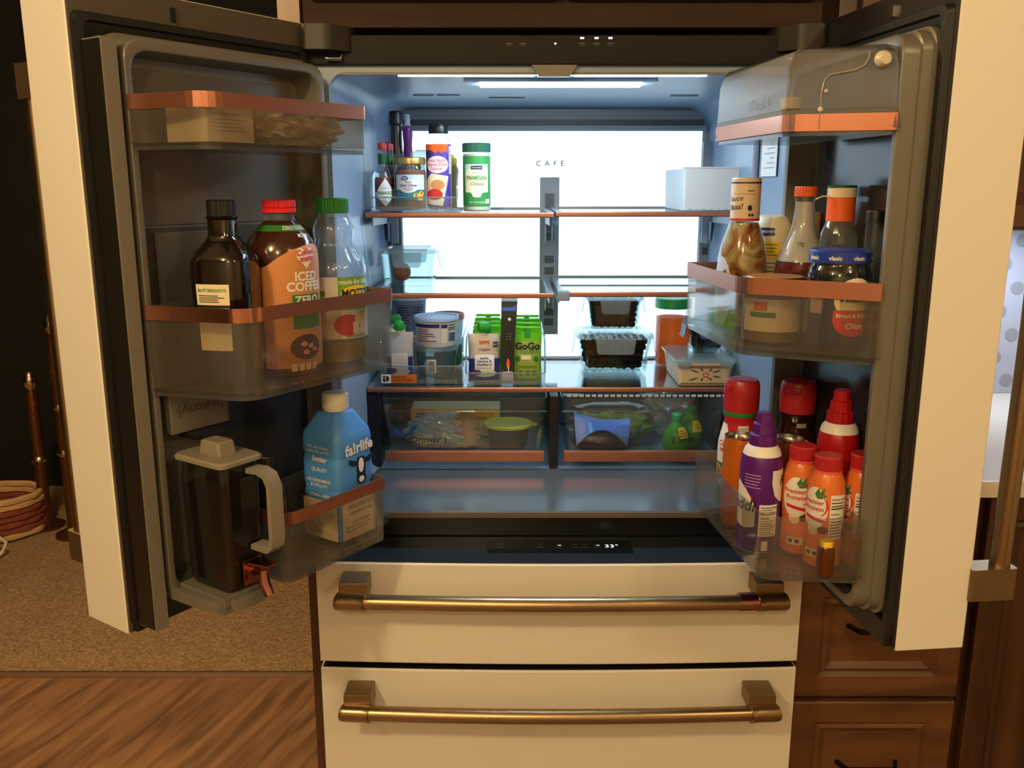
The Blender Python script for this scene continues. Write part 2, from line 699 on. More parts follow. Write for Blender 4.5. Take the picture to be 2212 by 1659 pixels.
# ---- cabinet over the refrigerator
t = thing('wall_cabinet', 'brown wooden cabinet built in above the open refrigerator', 'cabinet', (0, 0.12, 1.768))
MB().box(-0.458, 0.456, 0.0, 0.66, 0.0, 0.66, 0.004).obj('cabinet_body', wood('cabinet_rail_dark', (40, 23, 14), (62, 36, 22), 'X', scale=2.2, stretch=9, rough=0.8, coat=0.0), t)
st = roundpoly([(-0.497, 0.0), (-0.4585, 0.0), (-0.4585, 0.66), (-0.497, 0.66)], [0.018, 0.003, 0, 0])
MB().prism(st, -0.012, 0.6, 'Y').obj('end_stile', CABV, t)
MB().box(-0.44, -0.006, -0.02, -0.001, 0.045, 0.64, 0.004).obj('door', CABV, t)
MB().box(0.006, 0.44, -0.02, -0.001, 0.045, 0.64, 0.004).obj('door', CABV, t)

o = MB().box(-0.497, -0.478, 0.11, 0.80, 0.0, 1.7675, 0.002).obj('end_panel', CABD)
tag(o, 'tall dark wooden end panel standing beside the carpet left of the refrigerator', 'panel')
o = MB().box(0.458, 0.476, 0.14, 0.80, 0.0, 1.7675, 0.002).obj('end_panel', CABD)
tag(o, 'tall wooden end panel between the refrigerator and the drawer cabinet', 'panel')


# ---- base cabinet with drawers, right of the refrigerator
def drawer_front(parent, x0, x1, z0, z1, mat, pull=True, name='drawer'):
    d = MB()
    rings = []
    for ins, y in ((0, 0.018), (0, 0.002), (0.003, 0.0), (0.046, 0.0), (0.054, 0.007), (0.062, 0.004), (0.074, 0.012)):
        rings.append([(x0 + ins, y, z0 + ins), (x1 - ins, y, z0 + ins), (x1 - ins, y, z1 - ins), (x0 + ins, y, z1 - ins)])
    d.loft(rings)
    o = d.obj(name, mat, parent, 25)
    if pull:
        cx, cz = (x0 + x1) / 2, (z0 + z1) / 2 + 0.02
        h = MB().box(cx - 0.052, cx + 0.052, -0.022, -0.012, cz - 0.004, cz + 0.004, 0.001)
        h.prism([(cx - 0.052, -0.02), (cx - 0.066, 0.012), (cx - 0.058, 0.012), (cx - 0.044, -0.02)], cz - 0.004, cz + 0.004)
        h.prism([(cx + 0.044, -0.02), (cx + 0.058, 0.012), (cx + 0.066, 0.012), (cx + 0.052, -0.02)], cz - 0.004, cz + 0.004)
        h.obj('pull_handle', pm('pull_black', (34, 30, 27), 0.35, 0.6), o)
    return o


t = thing('base_cabinet', 'brown wooden base cabinet with drawers and black pulls right of the refrigerator', 'cabinet', (0, 0.10, 0))
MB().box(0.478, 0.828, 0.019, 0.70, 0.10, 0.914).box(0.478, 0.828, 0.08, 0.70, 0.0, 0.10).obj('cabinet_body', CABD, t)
for z0, z1 in ((0.13, 0.462), (0.474, 0.742), (0.754, 0.905)):
    drawer_front(t, 0.488, 0.822, z0, z1, CAB1)
t = thing('base_cabinet', 'wooden corner base cabinet with painted shade at the right edge under the white countertop', 'cabinet', (0, 0.10, 0))
MB().box(0.838, 1.6, 0.03, 0.70, 0.10, 0.914).box(0.838, 1.6, 0.08, 0.70, 0.0, 0.10).obj('cabinet_body', CABD, t)  # darker wood paints in the shadow of the open right door
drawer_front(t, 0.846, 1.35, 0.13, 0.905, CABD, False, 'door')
o = MB().box(0.478, 1.6, 0.065, 0.815, 0.916, 0.95, 0.004).obj('countertop', pm('counter_white', (232, 226, 216), 0.3, noise=0.02, nscale=12))
tag(o, 'white countertop slab on the wooden base cabinets', 'countertop')
t = thing('wall_cabinet', 'brown wooden wall cabinet over the countertop at the right edge', 'cabinet', (0, 0.44, 1.40))
MB().box(0.60, 1.6, 0.02, 0.375, 0, 0.9, 0.003).obj('cabinet_body', CABV, t)
drawer_front(t, 0.64, 1.1, 0.01, 0.89, CABV, False, 'door')
# dotted light panel behind the counter with a cord
t = thing('dotted_curtain', 'pale blue sheet with grey polka dots hanging behind the white countertop', 'curtain', (0, 0.80, 0.951))
MB().box(0.9, 1.6, 0.0, 0.006, 0.0, 0.446).obj('sheet', pm('sheet_blue', (196, 206, 226), 0.7, transl=0.3), t)
for i in range(9):
    for j in range(7):
        x, z = 0.94 + 0.075 * i + (0.037 if j % 2 else 0), 0.035 + 0.062 * j
        if x < 1.58 and z < 0.43:
            MB().lathe([(0.0175, 0.0), (0.0175, 0.001)], 16).xf(Matrix.Translation((x, 0, z)) @ Matrix.Rotation(PI / 2, 4, 'X')).obj('dot', pm('dot_grey', (140, 146, 160), 0.7), t)
# pale under-cabinet light over the counter
area('undercabinet_light', (1.15, 0.60, 1.395), 0.12, 2.2, (0.8, 0.88, 1.0))
o = MB().tube([(1.02, 0.76, 1.30), (1.05, 0.75, 1.22), (1.045, 0.74, 1.13), (1.02, 0.73, 1.07), (1.0, 0.72, 1.0), (1.03, 0.70, 0.957)], 0.004).obj('power_cord', BLACK)
tag(o, 'thin black power cord dangling in front of the dotted sheet', 'cord')

# ---- dim furniture in the carpeted room behind the left door
HAM = pm('hammered_brown', (112, 70, 38), 0.28, 0.8, bump=0.9, nscale=70)
KN = pm('knob_chrome', (220, 200, 170), 0.12, 1.0)
for i, (x, y, h) in enumerate(((-2.16, 2.2, 0.66), (-1.99, 2.1, 0.92))):
    t = thing('floor_post', ['hammered brown post with a shiny knob behind the woven basket', 'taller hammered brown post with chrome collars next to the left door'][i], 'post', (x, y, 0.012), group='posts in the dim room')
    MB().lathe([(0.075, 0), (0.075, 0.012), (0.03, 0.03), (0.024, 0.06), (0.026, h - 0.1), (0.022, h - 0.04)], 20).obj('shaft', HAM, t)
    MB().lathe([(0.014, h - 0.04), (0.03, h - 0.01), (0.03, h + 0.02), (0.012, h + 0.045)], 20).obj('knob', KN, t)
    for zz in ((0.3,) if i == 0 else (0.36, 0.56)):
        MB().lathe([(0.026, zz), (0.034, zz + 0.01), (0.034, zz + 0.02), (0.026, zz + 0.03)], 20).obj('collar', KN, t)
WV = [pm('reed_red', (128, 62, 44), 0.7, noise=0.2), pm('reed_tan', (196, 158, 116), 0.7, noise=0.2)]
t = thing('woven_basket', 'low woven reed basket in red and tan on the carpet', 'basket', (-2.35, 2.12, 0.012), R(20))
for k in range(7):
    z = 0.02 + 0.026 * k
    ring = [(0.2 * math.cos(2 * PI * i / 40) * (1 + 0.02 * math.sin(20 * PI * i / 40 + PI * k)), 0.15 * math.sin(2 * PI * i / 40) * (1 + 0.02 * math.sin(20 * PI * i / 40 + PI * k)), z) for i in range(40)]
    MB().tube(ring, 0.014, 6, True).obj('reed_ring', WV[1 if k in (0, 6, 5) else 0], t)
MB().lathe([(0.19, 0.0), (0.19, 0.012)], 30, ay=0.75).obj('basket_floor', WV[0], t)
o = MB().ball((-2.52, 2.12, 0.32), 0.13, 18, 1, 0.8, 0.72, 0.03).obj('dark_cushion', pm('cushion_black', (22, 22, 20), 0.8))
o.location = (0, 0, -0.02)
tag(o, 'rounded black cushion lying on the woven basket', 'cushion')
o = MB().tube([(-2.58 + 0.56 * f - 0.16 * max(0, f - 0.75) * 4, 2.0 - 0.16 * f, 0.022 + 0.44 * (1 - f) ** 1.5 * (1 + 0.3 * math.sin(5 * f))) for f in [i / 24 for i in range(25)]], 0.006, 8).obj('white_cable', pm('cable_white', (200, 190, 170), 0.5))
tag(o, 'white cable looping over the basket rim down to the carpet', 'cable')
t = thing('wooden_chair', 'dim wooden chair with slatted back in the dark room', 'chair', (-3.05, 2.35, 0.012), R(25))
DK = pm('dark_chair_wood', (74, 48, 28), 0.4)
MB().box(-0.22, 0.22, -0.22, 0.22, 0.43, 0.46, 0.01).obj('seat', DK, t)
for sx in (-1, 1):
    MB().tube([(0.2 * sx, -0.2, 0.43), (0.21 * sx, -0.21, 0)], 0.018).obj('leg', DK, t)
    MB().tube([(0.2 * sx, 0.2, 0.46), (0.2 * sx, 0.25, 1.0)], 0.018).obj('back_post', DK, t)
    MB().tube([(0.2 * sx, 0.2, 0.43), (0.21 * sx, 0.22, 0)], 0.018).obj('leg', DK, t)
for k in range(5):
    MB().tube([(-0.14 + 0.07 * k, 0.2, 0.46), (-0.14 + 0.07 * k, 0.245, 0.96)], 0.009).obj('slat', DK, t)
MB().box(-0.22, 0.22, 0.235, 0.265, 0.94, 1.02, 0.008).obj('top_rail', DK, t)

# ================================================================== the refrigerator
fr = thing('refrigerator', 'white french door refrigerator standing wide open with lit interior', 'refrigerator', (0, 0, 0))
c = MB()
c.box(-0.454, -0.425, 0.10, 0.80, 0.03, 1.753).box(0.425, 0.454, 0.10, 0.80, 0.03, 1.753)
c.box(-0.425, 0.425, 0.10, 0.80, 1.725, 1.753).box(-0.425, 0.425, 0.745, 0.80, 0.03, 1.725).box(-0.425, 0.425, 0.11, 0.745, 0.03, 0.60)
c.obj('case', pm('case_dark', (62, 58, 54), 0.5), fr)
# inner liner: lofted rounded box
def ring(x, zb, zt, y, r):
    return [(a, y, b) for a, b in rrect(-x, x, zb, zt, r, 6)]


lm = MB()
lm.loft([ring(0.452, 0.872, 1.752, 0.099, 0.004), ring(0.411, 0.874, 1.692, 0.099, 0.03), ring(0.408, 0.876, 1.69, 0.106, 0.03), ring(0.406, 0.884, 1.688, 0.30, 0.03), ring(0.404, 0.886, 1.686, 0.62, 0.05), ring(0.385, 0.895, 1.676, 0.69, 0.07)], False, True)
lm.obj('liner', LINER, fr, 50)
# back wall frame and its bands
b = MB().box(-0.388, 0.392, 0.680, 0.692, 0.90, 1.672).obj('back_frame', SLATE, fr)
MB().box(-0.372, 0.372, 0.676, 0.6805, 1.638, 1.6515).obj('vent_slot', SLATED, fr)
MB().box(-0.372, 0.38, 0.670, 0.6805, 1.6252, 1.6375, 0.001).obj('back_ledge', SLATE, fr)
LED = glow('led_panel', LEDC, 2.2)
lp = MB().box(-0.3565, 0.3685, 0.676, 0.6798, 1.075, 1.6245).obj('light_panel', LED, fr)
text(lp, 'CAF\u00c9', 0.003, 1.549, 0.017, planesurf((0, 0.6755, 0)), pm('cafe_grey', (96, 100, 102), 0.7, spec=0.1), 0.0004, space=2.1, cut=0, bold=0.012)
# slotted shelf rails
def rail(x0, x1, z0, z1, slots, name):
    o = MB().box(x0, x1, 0.664, 0.6758, z0, z1, 0.002).obj(name, SLATE, fr)
    w = (x1 - x0) * 0.24
    for z in slots:
        MB().box((x0 + x1) / 2 - w, (x0 + x1) / 2 + w, 0.6632, 0.6644, z - 0.009, z + 0.009).obj('slot', SLATED, o)
    return o


rail(-0.021, 0.026, 1.133, 1.517, (1.47, 1.452, 1.375, 1.32, 1.292, 1.19, 1.165), 'shelf_rail')
rail(-0.388, -0.358, 1.09, 1.60, (1.50, 1.40, 1.36, 1.32, 1.22, 1.18), 'shelf_rail')
rail(0.370, 0.398, 1.09, 1.60, (1.52, 1.41, 1.375, 1.34, 1.25, 1.21, 1.17), 'shelf_rail')
# ceiling lights
MB().box(-0.178, 0.18, 0.172, 0.272, 1.684, 1.6895, 0.002).obj('light_bezel', LINER, fr)
MB().box(-0.150, 0.154, 0.196, 0.236, 1.680, 1.6845, 0.002).obj('light_bar', glow('led_bar', LEDC, 95.0), fr)
for x0, x1 in ((-0.29, -0.05), (0.022, 0.255)):
    MB().box(x0, x1, 0.1068, 0.1168, 1.6865, 1.6885).obj('lip_light', glow('led_lip', LEDC, 20.0), fr)
for x0, x1, y in ((-0.30, -0.255, 0.44), (-0.25, -0.20, 0.44), (-0.14, -0.06, 0.5), (0.25, 0.31, 0.45)):
    MB().box(x0, x1, y, y + 0.008, 1.6835, 1.6862, 0.001).obj('ceiling_slot', SLATE, fr)
# control strip over the opening
cs = MB().box(-0.452, 0.452, 0.086, 0.0985, 1.703, 1.752, 0.003).obj('control_strip', STRIP, fr)
MB().prism([(-0.055, 1.703), (0.025, 1.703), (0.012, 1.684), (-0.042, 1.684)], 0.088, 0.107, 'Y').obj('light_switch_block', pm('lip_taupe', (118, 112, 104), 0.45), fr)
MB().box(-0.41, 0.41, 0.0995, 0.1025, 1.688, 1.703).obj('lip', pm('lip_taupe', (118, 112, 104), 0.45), fr)
WG = glow('indicator_white', (0.9, 0.95, 1.0), 1.6)
for x in (0.032, 0.057, 0.081):
    MB().box(x - 0.0035, x + 0.0035, 0.0852, 0.0862, 1.745, 1.748).obj('indicator', WG, cs)
MB().lathe([(0.0018, 0), (0.0018, 0.001)], 10).xf(Matrix.Translation((-0.014, 0.0862, 1.7375)) @ Matrix.Rotation(PI / 2, 4, 'X')).obj('indicator', WG, cs)
GP = pm('icon_grey', (128, 120, 110), 0.5)
ps = []
for x in (-0.094, -0.07, 0.032, 0.057, 0.081):
    ps += [rect(x - 0.006, x + 0.006, 1.7375, 1.7385), rect(x - 0.005, x + 0.004, 1.7345, 1.7352)]
decal(cs, 'icon_print', ps, planesurf((0, 0.086, 0)), GP, 0.0003, 0)
# floor pan and cross bar below the crispers
MB().box(-0.405, 0.405, 0.075, 0.34, 0.878, 0.887, 0.003).obj('floor_pan', pm('pan_grey', (96, 101, 106), 0.14, 0.1), fr)
MB().box(-0.408, 0.408, 0.070, 0.0745, 0.874, 0.8865, 0.002).obj('pan_lip', pm('pan_lip_taupe', (96, 90, 82), 0.4), fr)
MB().box(-0.45, 0.45, 0.118, 0.16, 0.61, 0.8775).obj('cross_bar', BLACKG, fr)
for x0, x1 in ((-0.007, 0.012), (-0.404, -0.378), (0.384, 0.404)):
    MB().box(x0, x1, 0.335 if x0 == -0.007 else 0.345, 0.66, 0.888, 1.052, 0.002).obj('crisper_frame', BLACKG, fr)
# printed notice on the right inner wall
np_ = MB().box(0.4035, 0.4048, 0.165, 0.27, 1.515, 1.62).obj('notice_label', PAPER, fr)
decal(np_, 'small_print', [rect(0.18, 0.25 - 0.02 * (k % 3), 1.53 + 0.009 * k, 1.532 + 0.009 * k) for k in range(9)], lambda x, z, off: (0.4035 - off, x, z), pm('notice_ink', (150, 160, 176), 0.6), 0.0004, 0)
MB().box(0.392, 0.4045, 0.29, 0.43, 1.50, 1.66, 0.004).obj('air_duct', LINER, fr)
# hinge covers
for s in (-1, 1):
    m = MB()
    m.prism(roundpoly([(0.445 * s, 0.15), (0.445 * s, 0.05), (0.40 * s, 0.05), (0.365 * s, 0.085), (0.365 * s, 0.15)][::s], 0.01), 1.724, 1.7645)
    m.obj('hinge_cover', pm('hinge_brown', (46, 40, 35), 0.5, 0.1), fr)
    MB().tube([(0.385 * s, 0.084, 1.722), (0.385 * s, 0.078, 1.712), (0.41 * s, 0.075, 1.712)], 0.004).obj('hinge_pin', pm('steel', (180, 180, 178), 0.2, 1.0), fr)


# ---- drawers
def bow(x, w=0.454, d=0.013):
    return -d * (1 - (x / w) ** 2)


def drawer(name, z0, z1, hz, ring_x=None):
    m = MB()
    n = 20
    xs = [-0.454 + 0.908 * i / n for i in range(n + 1)]
    out = [(x, bow(x)) for x in xs] + [(0.454, 0.09), (-0.454, 0.09)]
    q = [(x, y + 0.003) if y < 0.05 else (x, y) for x, y in out]
    m.loft([[(x, y, z0) for x, y in q], [(x, y, z0 + 0.003) for x, y in out], [(x, y, z1 - 0.003) for x, y in out], [(x, y, z1) for x, y in q]])
    o = m.obj(name, WHITE, fr, 30)
    for s in (-1, 1):
        MB().box(min(0.351 * s, 0.402 * s), max(0.351 * s, 0.402 * s), -0.058, bow(0.38) - 0.0005, hz + 0.002, hz + 0.034, 0.002).obj('handle_bracket', pm('bracket_bronze', (146, 124, 94), 0.42, 0.9), o)
    hb = MB()
    pts = [(-0.40 + 0.8 * i / 24, -0.058 + 1.5 * bow(-0.40 + 0.8 * i / 24, 0.42, 0.010), hz) for i in range(25)]
    hb.tube(pts, 0.0142, 20)
    hb.obj('handle_bar', BRONZE, o)
    for s in (-1, 1):
        e = [p for p in pts if 0.352 <= p[0] * s]
        e = e if s > 0 else e[::-1]
        MB().tube([(0.352 * s, pts[1][1] - 0.0035, hz)] + [p for p in e if abs(p[0]) > 0.36] + [(0.403 * s, -0.058, hz)], 0.0168, 20).obj('handle_cap', BRONZE, o)
    if ring_x:
        MB().tube([(ring_x - 0.017, -0.061, hz), (ring_x + 0.017, -0.0595, hz)], 0.0172, 20).obj('handle_ring', COPPERD, o)
    return o


pd = drawer('pantry_drawer', 0.611, 0.8155, 0.765, 0.337)
tc = MB()
n = 20
top = [(-0.451 + 0.902 * i / n, bow(-0.451 + 0.902 * i / n) + 0.004) for i in range(n + 1)] + [(0.451, 0.112), (-0.451, 0.112)]
tc.loft([[(x, y, 0.8157) for x, y in top], [(x, y, 0.8185) for x, y in top]])
tc = tc.obj('drawer_top', pm('drawer_top_black', (40, 46, 52), 0.3), pd, 30)
dp = MB().box(-0.136, 0.142, 0.032, 0.094, 0.8186, 0.8192, 0.0).obj('display_glass', BLACKG, pd)
dsf = planesurf((0, 0, 0.8192), (1, 0, 0), (0, 1, 0))
text(pd, '33\u00b0', 0.103, 0.064, 0.02, dsf, WG, 0.0003, cut=0)
ps = []
for x in (-0.112, -0.035, 0.0, 0.032, 0.05, 0.075):
    ps += [rect(x - 0.007, x + 0.007, 0.058, 0.0605), rect(x - 0.006, x + 0.006, 0.072, 0.0745)]
decal(pd, 'icon_print', ps, dsf, pm('icon_blue_grey', (96, 104, 112), 0.5), 0.0003, 0)
decal(pd, 'indicator', [rect(0.0, 0.006, 0.067, 0.069), rect(0.074, 0.08, 0.067, 0.069)], dsf, WG, 0.0003, 0)
fz = drawer('freezer_drawer', 0.11, 0.5985, 0.541)
MB().loft([[(x, y, 0.5987) for x, y in top], [(x, y, 0.5998) for x, y in top]]).obj('drawer_top', BLACK, fz, 30)
MB().box(-0.45, 0.45, 0.03, 0.095, 0.6001, 0.6105).obj('drawer_gap', BLACK, fr)
MB().box(-0.44, 0.44, 0.03, 0.09, 0.015, 0.10, 0.004).obj('toe_grille', BLACK, fr)


# ---- the two doors
def ccw(p):
    a = sum(p[i - 1][0] * p[i][1] - p[i][0] * p[i - 1][1] for i in range(len(p)))
    return p if a > 0 else p[::-1]


def make_door(side):
    s = 1 if side == 'L' else -1
    u0, u1 = (0.009, 0.439) if side == 'L' else (-0.013, 0.417)
    Z0, Z1 = 0.815, 1.770
    sk = ccw([(s * u, w) for u, w in ((u0, -0.004), (u0, -0.084), ((u0 + u1) / 2, -0.104), (u1, -0.113), (u1, -0.004))])
    sk = roundpoly(sk, [0.004] * 5, 3)
    d = MB().prism(sk, Z0, Z1).obj('door', WHITE, fr, 30, loc=(HL if side == 'L' else HR), rot=(ROTL if side == 'L' else ROTR))
    tag(d, 'left door swung wide open' if side == 'L' else 'right door swung open')

    def ub(name, ua, ub_, wa, wb, z0, z1, mat, bev=0.0, par=None):
        return MB().box(min(s * ua, s * ub_), max(s * ua, s * ub_), wa, wb, z0, z1, bev).obj(name, mat, par or d)
    ub('inner_frame', u0 + 0.002, u1 - 0.002, -0.0055, 0.001, Z0 + 0.002, Z1 - 0.002, DFRAME if side == 'L' else pm('door_frame_black', (40, 36, 33), 0.4, 0.2))

    def fring(ins, w, r=0.03, top=0.0):
        return [(s * a, w, b_) for a, b_ in rrect(u0 + 0.008 + ins, u1 - 0.003 - ins, Z0 + 0.012 + ins, Z1 - 0.04 - ins, r, 5)]
    g = MB()
    g.loft([fring(0, 0.0, 0.012), fring(0.002, 0.012, 0.012), fring(0.012, 0.0125, 0.012), fring(0.014, 0.006, 0.012), fring(0.024, 0.006, 0.012), fring(0.028, 0.001, 0.012)], False, False)
    g.obj('gasket', BLACK, d, 50)
    ue = 0.402 if side == 'L' else 0.397
    ul = 0.016

    def lring(ins, w, r):
        return [(s * a, w, b_) for a, b_ in rrect(ul + ins, ue - ins * 0.8, 0.862 + ins, 1.702 - ins, r, 6)]
    lq = MB()
    lq.loft([lring(-0.004, 0.0, 0.03), lring(-0.004, 0.014, 0.03), lring(0.0, 0.015, 0.03), lring(0.001, 0.03, 0.03), lring(0.005, 0.0315, 0.03), lring(0.006, 0.0525, 0.028), lring(0.0085, 0.055, 0.027), lring(0.018, 0.055, 0.026), lring(0.0205, 0.0535, 0.028), lring(0.026, 0.008, 0.03)], False, True)
    lq.obj('door_liner', DLINER, d, 40)
    ub('lower_gasket', u0 + 0.01, u1 - 0.006, 0.001, 0.0125, Z0 + 0.004, 0.8575, BLACK, 0.002)
    # inner panels of the recess
    if side == 'L':
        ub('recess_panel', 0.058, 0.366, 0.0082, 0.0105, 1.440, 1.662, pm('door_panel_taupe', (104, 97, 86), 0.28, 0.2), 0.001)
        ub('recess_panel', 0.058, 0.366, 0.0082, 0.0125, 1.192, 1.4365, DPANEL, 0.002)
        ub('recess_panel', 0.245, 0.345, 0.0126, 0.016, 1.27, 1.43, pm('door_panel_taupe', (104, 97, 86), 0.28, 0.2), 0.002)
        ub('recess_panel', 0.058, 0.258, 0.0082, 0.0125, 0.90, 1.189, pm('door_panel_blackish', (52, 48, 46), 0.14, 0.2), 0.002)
        af = ub('fill_housing', 0.262, 0.369, 0.0085, 0.052, 1.128, 1.195, DLINER, 0.003)
        sf = lambda x, z, off: (-x, 0.0522 + off, z)
        text(d, '{AutoFill}', -0.315, 1.165, 0.022, sf, pm('print_grey', (66, 62, 56), 0.5), 0.0004, cut=0)
        ub('fill_spout', 0.29, 0.345, 0.03, 0.075, 1.118, 1.1275, BLACK, 0.002)
        ub('recess_panel', 0.262, 0.369, 0.0085, 0.014, 0.90, 1.127, DLINER, 0.002)
        # flip mullion folded along the free edge
        mu = ub('mullion_flap', 0.4065, 0.4295, 0.0135, 0.0575, 0.832, 1.692, pm('mullion_grey', (118, 112, 102), 0.4), 0.001)
        ub('mullion_face', 0.4295, 0.4305, 0.0155, 0.0555, 0.8345, 1.6895, pm('mullion_black', (30, 28, 24), 0.3), 0.0)
        ub('latch_slot', 0.27, 0.278, 0.001, 0.004, 1.735, 1.755, BLACK)
    else:
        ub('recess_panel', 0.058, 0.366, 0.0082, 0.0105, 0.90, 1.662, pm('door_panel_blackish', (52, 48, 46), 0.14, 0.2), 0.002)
        ub('latch_slot', 0.25, 0.262, 0.001, 0.006, 1.738, 1.752, pm('steel', (180, 180, 178), 0.2, 1.0))
    # handle on the outside
    uh = 0.404 if side == 'L' else 0.405
    hb = MB().tube([(s * uh, -0.163, 0.915), (s * uh, -0.166, 1.3), (s * uh, -0.163, 1.64)], 0.0145, 18).obj('handle_bar', BRONZE, d)
    for z0 in (0.892, 1.624):
        MB().prism(roundpoly(ccw([(s * (uh - 0.018), -0.109), (s * (uh - 0.018), -0.182), (s * (uh + 0.018), -0.182), (s * (uh + 0.018), -0.109)]), 0.006), z0, z0 + 0.05).obj('handle_bracket', pm('bracket_bronze', (146, 124, 94), 0.42, 0.9), d)
    return d


DL, DR = make_door('L'), make_door('R')


# ================================================================== shelves, bins, crispers
def shelf(x0, x1, z, label, mid=False, y0=0.34, y1=0.672, arms=True):
    t = thing('glass_shelf', label, 'shelf', (0, 0, z), group='glass shelves inside the refrigerator')
    MB().box(x0 + 0.006, x1 - 0.006, y0 + 0.004, y1 - 0.008, -0.0045, -0.0005).obj('pane', SHELFG, t)
    MB().prism(roundpoly([(y0, -0.011), (y0 + 0.007, -0.011), (y0 + 0.007, 0.0), (y0, 0.0)], 0.003), x0, x1, 'X').obj('copper_trim', COPPER, t)
    ST = pm('shelf_steel', (130, 140, 150), 0.3, 0.4)
    MB().box(x0, x0 + 0.012, y0 + 0.007, y1, -0.009, 0.001, 0.001).obj('side_rail', ST, t)
    MB().box(x1 - 0.012, x1, y0 + 0.007, y1, -0.009, 0.001, 0.001).obj('side_rail', ST, t)
    MB().box(x0 + 0.0125, x1 - 0.0125, y1 - 0.009, y1 - 0.001, -0.008, 0.003, 0.001).obj('rear_bar', ST, t)
    if mid:
        MB().box(x0 + 0.0125, x1 - 0.0125, 0.47, 0.478, -0.006, 0.0015, 0.001).obj('slide_bar', ST, t)
        MB().box(x0 - 0.001, x0 + 0.026, y0 - 0.003, y0 + 0.03, -0.019, 0.0015, 0.003).obj('slide_catch', SLATE, t)
    if arms:
        for xx in (x0 + 0.004, x1 - 0.007):
            a = [(0.40, -0.0095), (0.66, -0.0095), (0.66, -0.075), (0.648, -0.08), (0.64, -0.034), (0.40, -0.03)]
            MB().prism(a, xx, xx + 0.003, 'X').obj('bracket_arm', PALEPL, t)
        hx, sg = (x0, 1) if x0 < -0.1 else (x1, -1)
        q = [(hx - 0.002 * sg, -0.0095), (hx + 0.03 * sg, -0.0095), (hx + 0.03 * sg, -0.082), (hx + 0.014 * sg, -0.085), (hx + 0.014 * sg, -0.034), (hx - 0.002 * sg, -0.03)]
        MB().prism(q, 0.634, 0.639, 'Y').obj('bracket_plate', PALEPL, t)
    return t


shelf(-0.394, -0.002, 1.443, 'upper left glass shelf holding the sauce tray and cheese shaker')
shelf(0.003, 0.398, 1.445, 'upper right glass shelf carrying the white tray')
shelf(-0.394, -0.001, 1.275, 'middle left glass shelf under the glass box with a peach')
shelf(0.008, 0.398, 1.2775, 'middle right split slide glass shelf standing empty', True)
shelf(-0.402, 0.402, 1.070, 'full width glass shelf over the two crisper drawers', arms=False)


def crisper(x0, x1, label, word, wx, vent):
    t = thing('crisper_drawer', label, 'drawer', (0, 0, 0.9), group='crisper drawers')
    rb = [(a, b, 0.0) for a, b in rrect(x0 + 0.016, x1 - 0.016, 0.346, 0.652, 0.016)]
    rt = [(a, b, 0.148) for a, b in rrect(x0, x1, 0.336, 0.66, 0.012)]
    ri = [(a, b, 0.148) for a, b in rrect(x0 + 0.0025, x1 - 0.0025, 0.3385, 0.6575, 0.011)]
    rj = [(a, b, 0.003) for a, b in rrect(x0 + 0.0185, x1 - 0.0185, 0.3485, 0.6495, 0.015)]
    MB().loft([rb, rt, ri, rj]).obj('tub', clear('crisper_plastic', (247, 250, 250), 0.05, 0.04, 0.6, haze=0.02), t)
    MB().box(x0 + 0.006, x1 - 0.006, 0.326, 0.3405, 0.006, 0.030, 0.002).obj('copper_trim', COPPER, t)
    MB().box(x0 + 0.001, x1 - 0.001, 0.3275, 0.3325, 0.118, 0.121, 0.001).obj('front_rim', GLASS, t)
    sf = planesurf((0, 0.3268, 0))
    text(t, word, wx, 0.054, 0.021, planesurf((0, 0.341, 0), (1, 0, 0), (0, -0.07, 1)), INK, 0.002, cut=0)
    if vent:
        MB().box(x0 + 0.004, x1 - 0.004, 0.338, 0.362, 0.1485, 0.152).obj('vent_lid', BLACKG, t)
        for k in range(26):
            xx = x0 + 0.012 + k * 0.0135
            MB().box(xx, xx + 0.010, 0.3365, 0.3378, 0.1500, 0.1555).obj('vent_rib', PALEPL, t)
    return t


crisper(-0.373, -0.012, 'left crisper drawer holding bread and a yellow box', '{ VentedDrawer }', -0.308, False)
crisper(0.018, 0.379, 'right crisper drawer holding lime juice and a blue bag', '{ SealedDrawer }', 0.335, True)


def doorbin(side, poly, z0, z1, label, r, mat=SMOKE, trim=True, trimz=None, skip=None, th=0.02):
    s = 1 if side == 'L' else -1
    H, rot = (HL, ROTL) if side == 'L' else (HR, ROTR)
    t = thing('door_bin', label, 'door bin', (H.x, H.y, z0), rot, 'door bins')
    p = ccw([(s * u, w) for u, w in poly])
    rr = r if s * 1 else r
    # radius list follows the vertex order
    src = [(s * u, w) for u, w in poly]
    rad = [rr[src.index(q)] for q in p]
    pr = roundpoly(p, rad, 5)
    h = z1 - z0
    MB().shell(pr, 0.0, h, 0.003, 0.004, 0.003).obj('tub', mat, t)
    if trim:
        tz0, tz1 = trimz or (h - th, h + 0.0005)
        # copper band along the visible outer walls only
        band = [q for q in pr]
        out = offset(band, -0.0012)
        m = MB()
        k = len(band)
        for i in range(k):
            j = (i + 1) % k
            if band[i][1] < 0.066 and band[j][1] < 0.066 and abs(band[i][0] - band[j][0]) > 0.02:
                continue
            a, b_, c_, d_ = out[i], out[j], band[j], band[i]
            m.loft([[(a[0], a[1], tz0), (b_[0], b_[1], tz0), (c_[0], c_[1], tz0), (d_[0], d_[1], tz0)], [(a[0], a[1], tz1), (b_[0], b_[1], tz1), (c_[0], c_[1], tz1), (d_[0], d_[1], tz1)]])
        m.obj('copper_trim', COPPER, t, 30)
    # pale foot rim
    m = MB()
    inn = offset(pr, 0.004)
    m.loft([[(x, y, -0.006) for x, y in inn], [(x, y, -0.0003) for x, y in inn]])
    m.obj('foot_rim', clear('bin_foot', (200, 200, 194), 0.08, 0.06, 0.7, haze=0.12), t)
    return t


